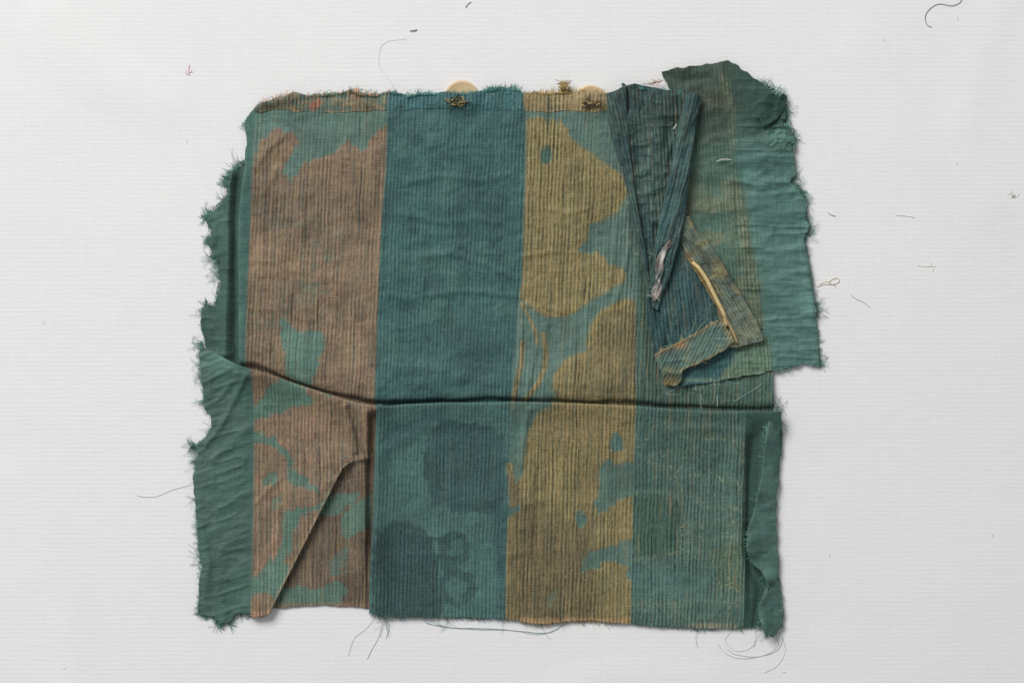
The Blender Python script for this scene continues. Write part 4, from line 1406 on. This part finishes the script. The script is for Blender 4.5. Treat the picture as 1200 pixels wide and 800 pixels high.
# single long threads still hanging from the fragment
for pts, r, c in [([(228, 564, 2), (215, 570), (200, 574), (184, 581), (172, 582), (160, 580)], .30, (140, 156, 154)),
                  ([(234, 392, 2), (226, 396), (227, 404), (236, 410)], .28, (150, 160, 156)),
                  ([(493, 723, 3), (505, 731), (530, 735), (570, 736), (610, 739), (640, 741), (658, 733), (668, 726, 3)], .5, (112, 142, 132)),
                  ([(500, 724, 3), (520, 733), (560, 737), (600, 738), (630, 743), (655, 736)], .3, (120, 150, 142)),
                  ([(463, 107, 6), (455, 92), (444, 76), (446, 56), (456, 48), (476, 46)], .26, (186, 190, 190)),
                  ([(440, 718, 3), (430, 735), (415, 748), (408, 768)], .28, (150, 164, 162)),
                  ([(450, 722, 3), (444, 745), (436, 760), (430, 772)], .34, (120, 140, 136)),
                  ([(452, 722, 3), (456, 735), (452, 748)], .34, (110, 140, 130)),
                  ([(915, 737, 2), (917, 750), (908, 763), (885, 769), (862, 766), (852, 760)], .32, (150, 164, 162)),
                  ([(908, 742, 3), (912, 755), (898, 766), (870, 771), (850, 765), (840, 752)], .32, (160, 172, 170)),
                  ([(890, 738, 3), (880, 758), (862, 762), (850, 750), (856, 740)], .28, (170, 180, 178)),
                  ([(912, 738, 2), (920, 760), (912, 778), (895, 788)], .26, (170, 178, 176)),
                  ([(836, 448, 8), (840, 460, 6), (840, 476, 12)], .34, (150, 170, 160)),
                  ([(860, 470, 8), (880, 458, 7), (896, 447, 6)], .34, (120, 150, 142)),
                  ([(916, 494, 8), (921, 500, 3), (922, 506)], .3, (110, 140, 130)),
                  ([(798, 462, 8), (780, 462, 8), (790, 456, 9), (800, 450, 9)], .3, (130, 156, 146))]:
    threads('loose_thread', [(path([p if len(p) == 3 else (p[0], p[1], .3) for p in pts], n=32, wob=.15), r * .75, np.minimum(np.array(c) * 0.7 + 85, 235))], root, stuff=False)

# ------------------------------------------------------------------ lint and fibres lying on the white cloth
def fibre(name, label, cat, paths, group=None):
    seat = []
    for pts, r, c in paths:
        c = np.minimum(np.asarray(c, float) * 0.6 + 100, 238)
        P = np.asarray(pts, float)
        P[:, 2] = P[:, 2] * 0.5 + cloth_z(P[:, 0], P[:, 1]) + r * 0.6
        seat.append((P, r * 0.8, c))
    o = threads(name, seat, None, stuff=False, label=label)
    o['category'] = cat
    if group:
        o['group'] = group
    return o


def tangle(cx_, cy_, r, n, cols, rad, seed):
    rg = random.Random(seed)
    out = []
    for _ in range(n):
        a = rg.random() * 6.28
        p = np.array([cx_ + rg.gauss(0, r * .3), cy_ + rg.gauss(0, r * .3)])
        pts = []
        for j in range(6):
            pts.append((p[0], p[1], .1 + rg.random() * 0.4))
            a += rg.gauss(0, .8)
            p = p + r * .3 * np.array([math.cos(a), math.sin(a)])
        out.append((pts, rad, cols[rg.randrange(len(cols))]))
    return out


fibre('curled_hair', 'dark curled hair lying on the white cloth', 'hair',
      [(path([(1128, -2), (1124, 4), (1116, 7), (1108, 6), (1101, 5), (1093, 8), (1086, 15), (1084, 23), (1087, 30), (1092, 32)], .6, 50), .46, (50, 48, 52))])
fibre('lint_fibre', 'tiny tuft of pink lint on the white cloth', 'lint', tangle(219, 86, 4, 4, [(232, 186, 196), (226, 160, 178)], .4, 1) +
      [(path([(222, 76), (221, 82), (222, 89)], .2, 8), .6, (226, 140, 164))])
fibre('lint_fibre', 'loop of beige fibre near the ragged silk edge', 'lint',
      [(path([(957, 336), (966, 333), (976, 333), (983, 330), (982, 326), (975, 327), (971, 332), (979, 334)], .6, 36), .5, (214, 186, 152)),
       (path([(960, 333), (970, 330), (980, 336)], .5, 10), .34, (206, 176, 146))])
fibre('lint_fibre', 'straight grey fibre on the cloth beside the beige loop', 'lint', [(path([(996, 345), (1003, 350), (1012, 354), (1020, 360)], .6, 12), .45, (182, 176, 176))])
fibre('lint_fibre', 'yellowish speck of lint with a dark centre', 'lint', tangle(1187, 230, 6, 4, [(216, 206, 164), (224, 212, 176)], .3, 5) + tangle(1187, 230, 2, 4, [(128, 126, 84)], .5, 6))
fibre('lint_fibre', 'small grey and yellow lint crumb on the cloth', 'lint', tangle(1092, 312, 4, 3, [(186, 184, 170), (216, 206, 176)], .35, 7) + [(path([(1075, 311), (1082, 312), (1097, 312)], .5, 8), .3, (214, 204, 178))])
fibre('lint_fibre', 'dark oblong lint speck above the blue stripe', 'lint', [(path([(480, 36), (484, 35.5), (489, 35)], .2, 6), 1.0, (156, 158, 160)), (path([(482, 37), (486, 36.5), (488, 36)], .3, 6), .7, (136, 138, 142))])
fibre('lint_fibre', 'short dark slanted fibre at the cloth top', 'lint', [(path([(546, 9), (548, 5), (552, 2)], .6, 6), .7, (168, 168, 170)), (path([(545, 8), (549, 4), (551, 4)], .8, 6), .5, (140, 140, 144))])
fibre('lint_fibre', 'short grey fibre right of the ragged silk edge', 'lint', [(path([(970, 249), (975, 252), (979, 253)], .6, 6), .7, (176, 170, 170))])
fibre('lint_fibre', 'faint pink straight fibre on the cloth', 'lint', [(path([(1050, 252), (1062, 253), (1072, 255)], .5, 6), .4, (222, 196, 194))])
for (sx, sy, lab) in [(219, 166, 'dark dust speck left of the brown stripe'), (1036, 47, 'small dark fleck below the curled hair'), (1122, 22, 'thin grey fleck beside the curled hair'),
                      (1121, 192, 'grey fleck on the cloth right of the silk flap'), (972, 651, 'dust speck right of the folded selvedge strip'), (919, 787, 'dust speck below the looped loose threads'),
                      (1163, 627, 'dust speck near the cloth crease'), (75, 783, 'dust speck at the lower corner of the cloth')]:
    a = random.random() * 3.1
    fibre('dust_fleck', lab, 'dust', [(path([(sx - 2 * math.cos(a), sy - 2 * math.sin(a)), (sx, sy), (sx + 2 * math.cos(a), sy + 2 * math.sin(a))], .1, 5), .4, (196, 194, 192))])
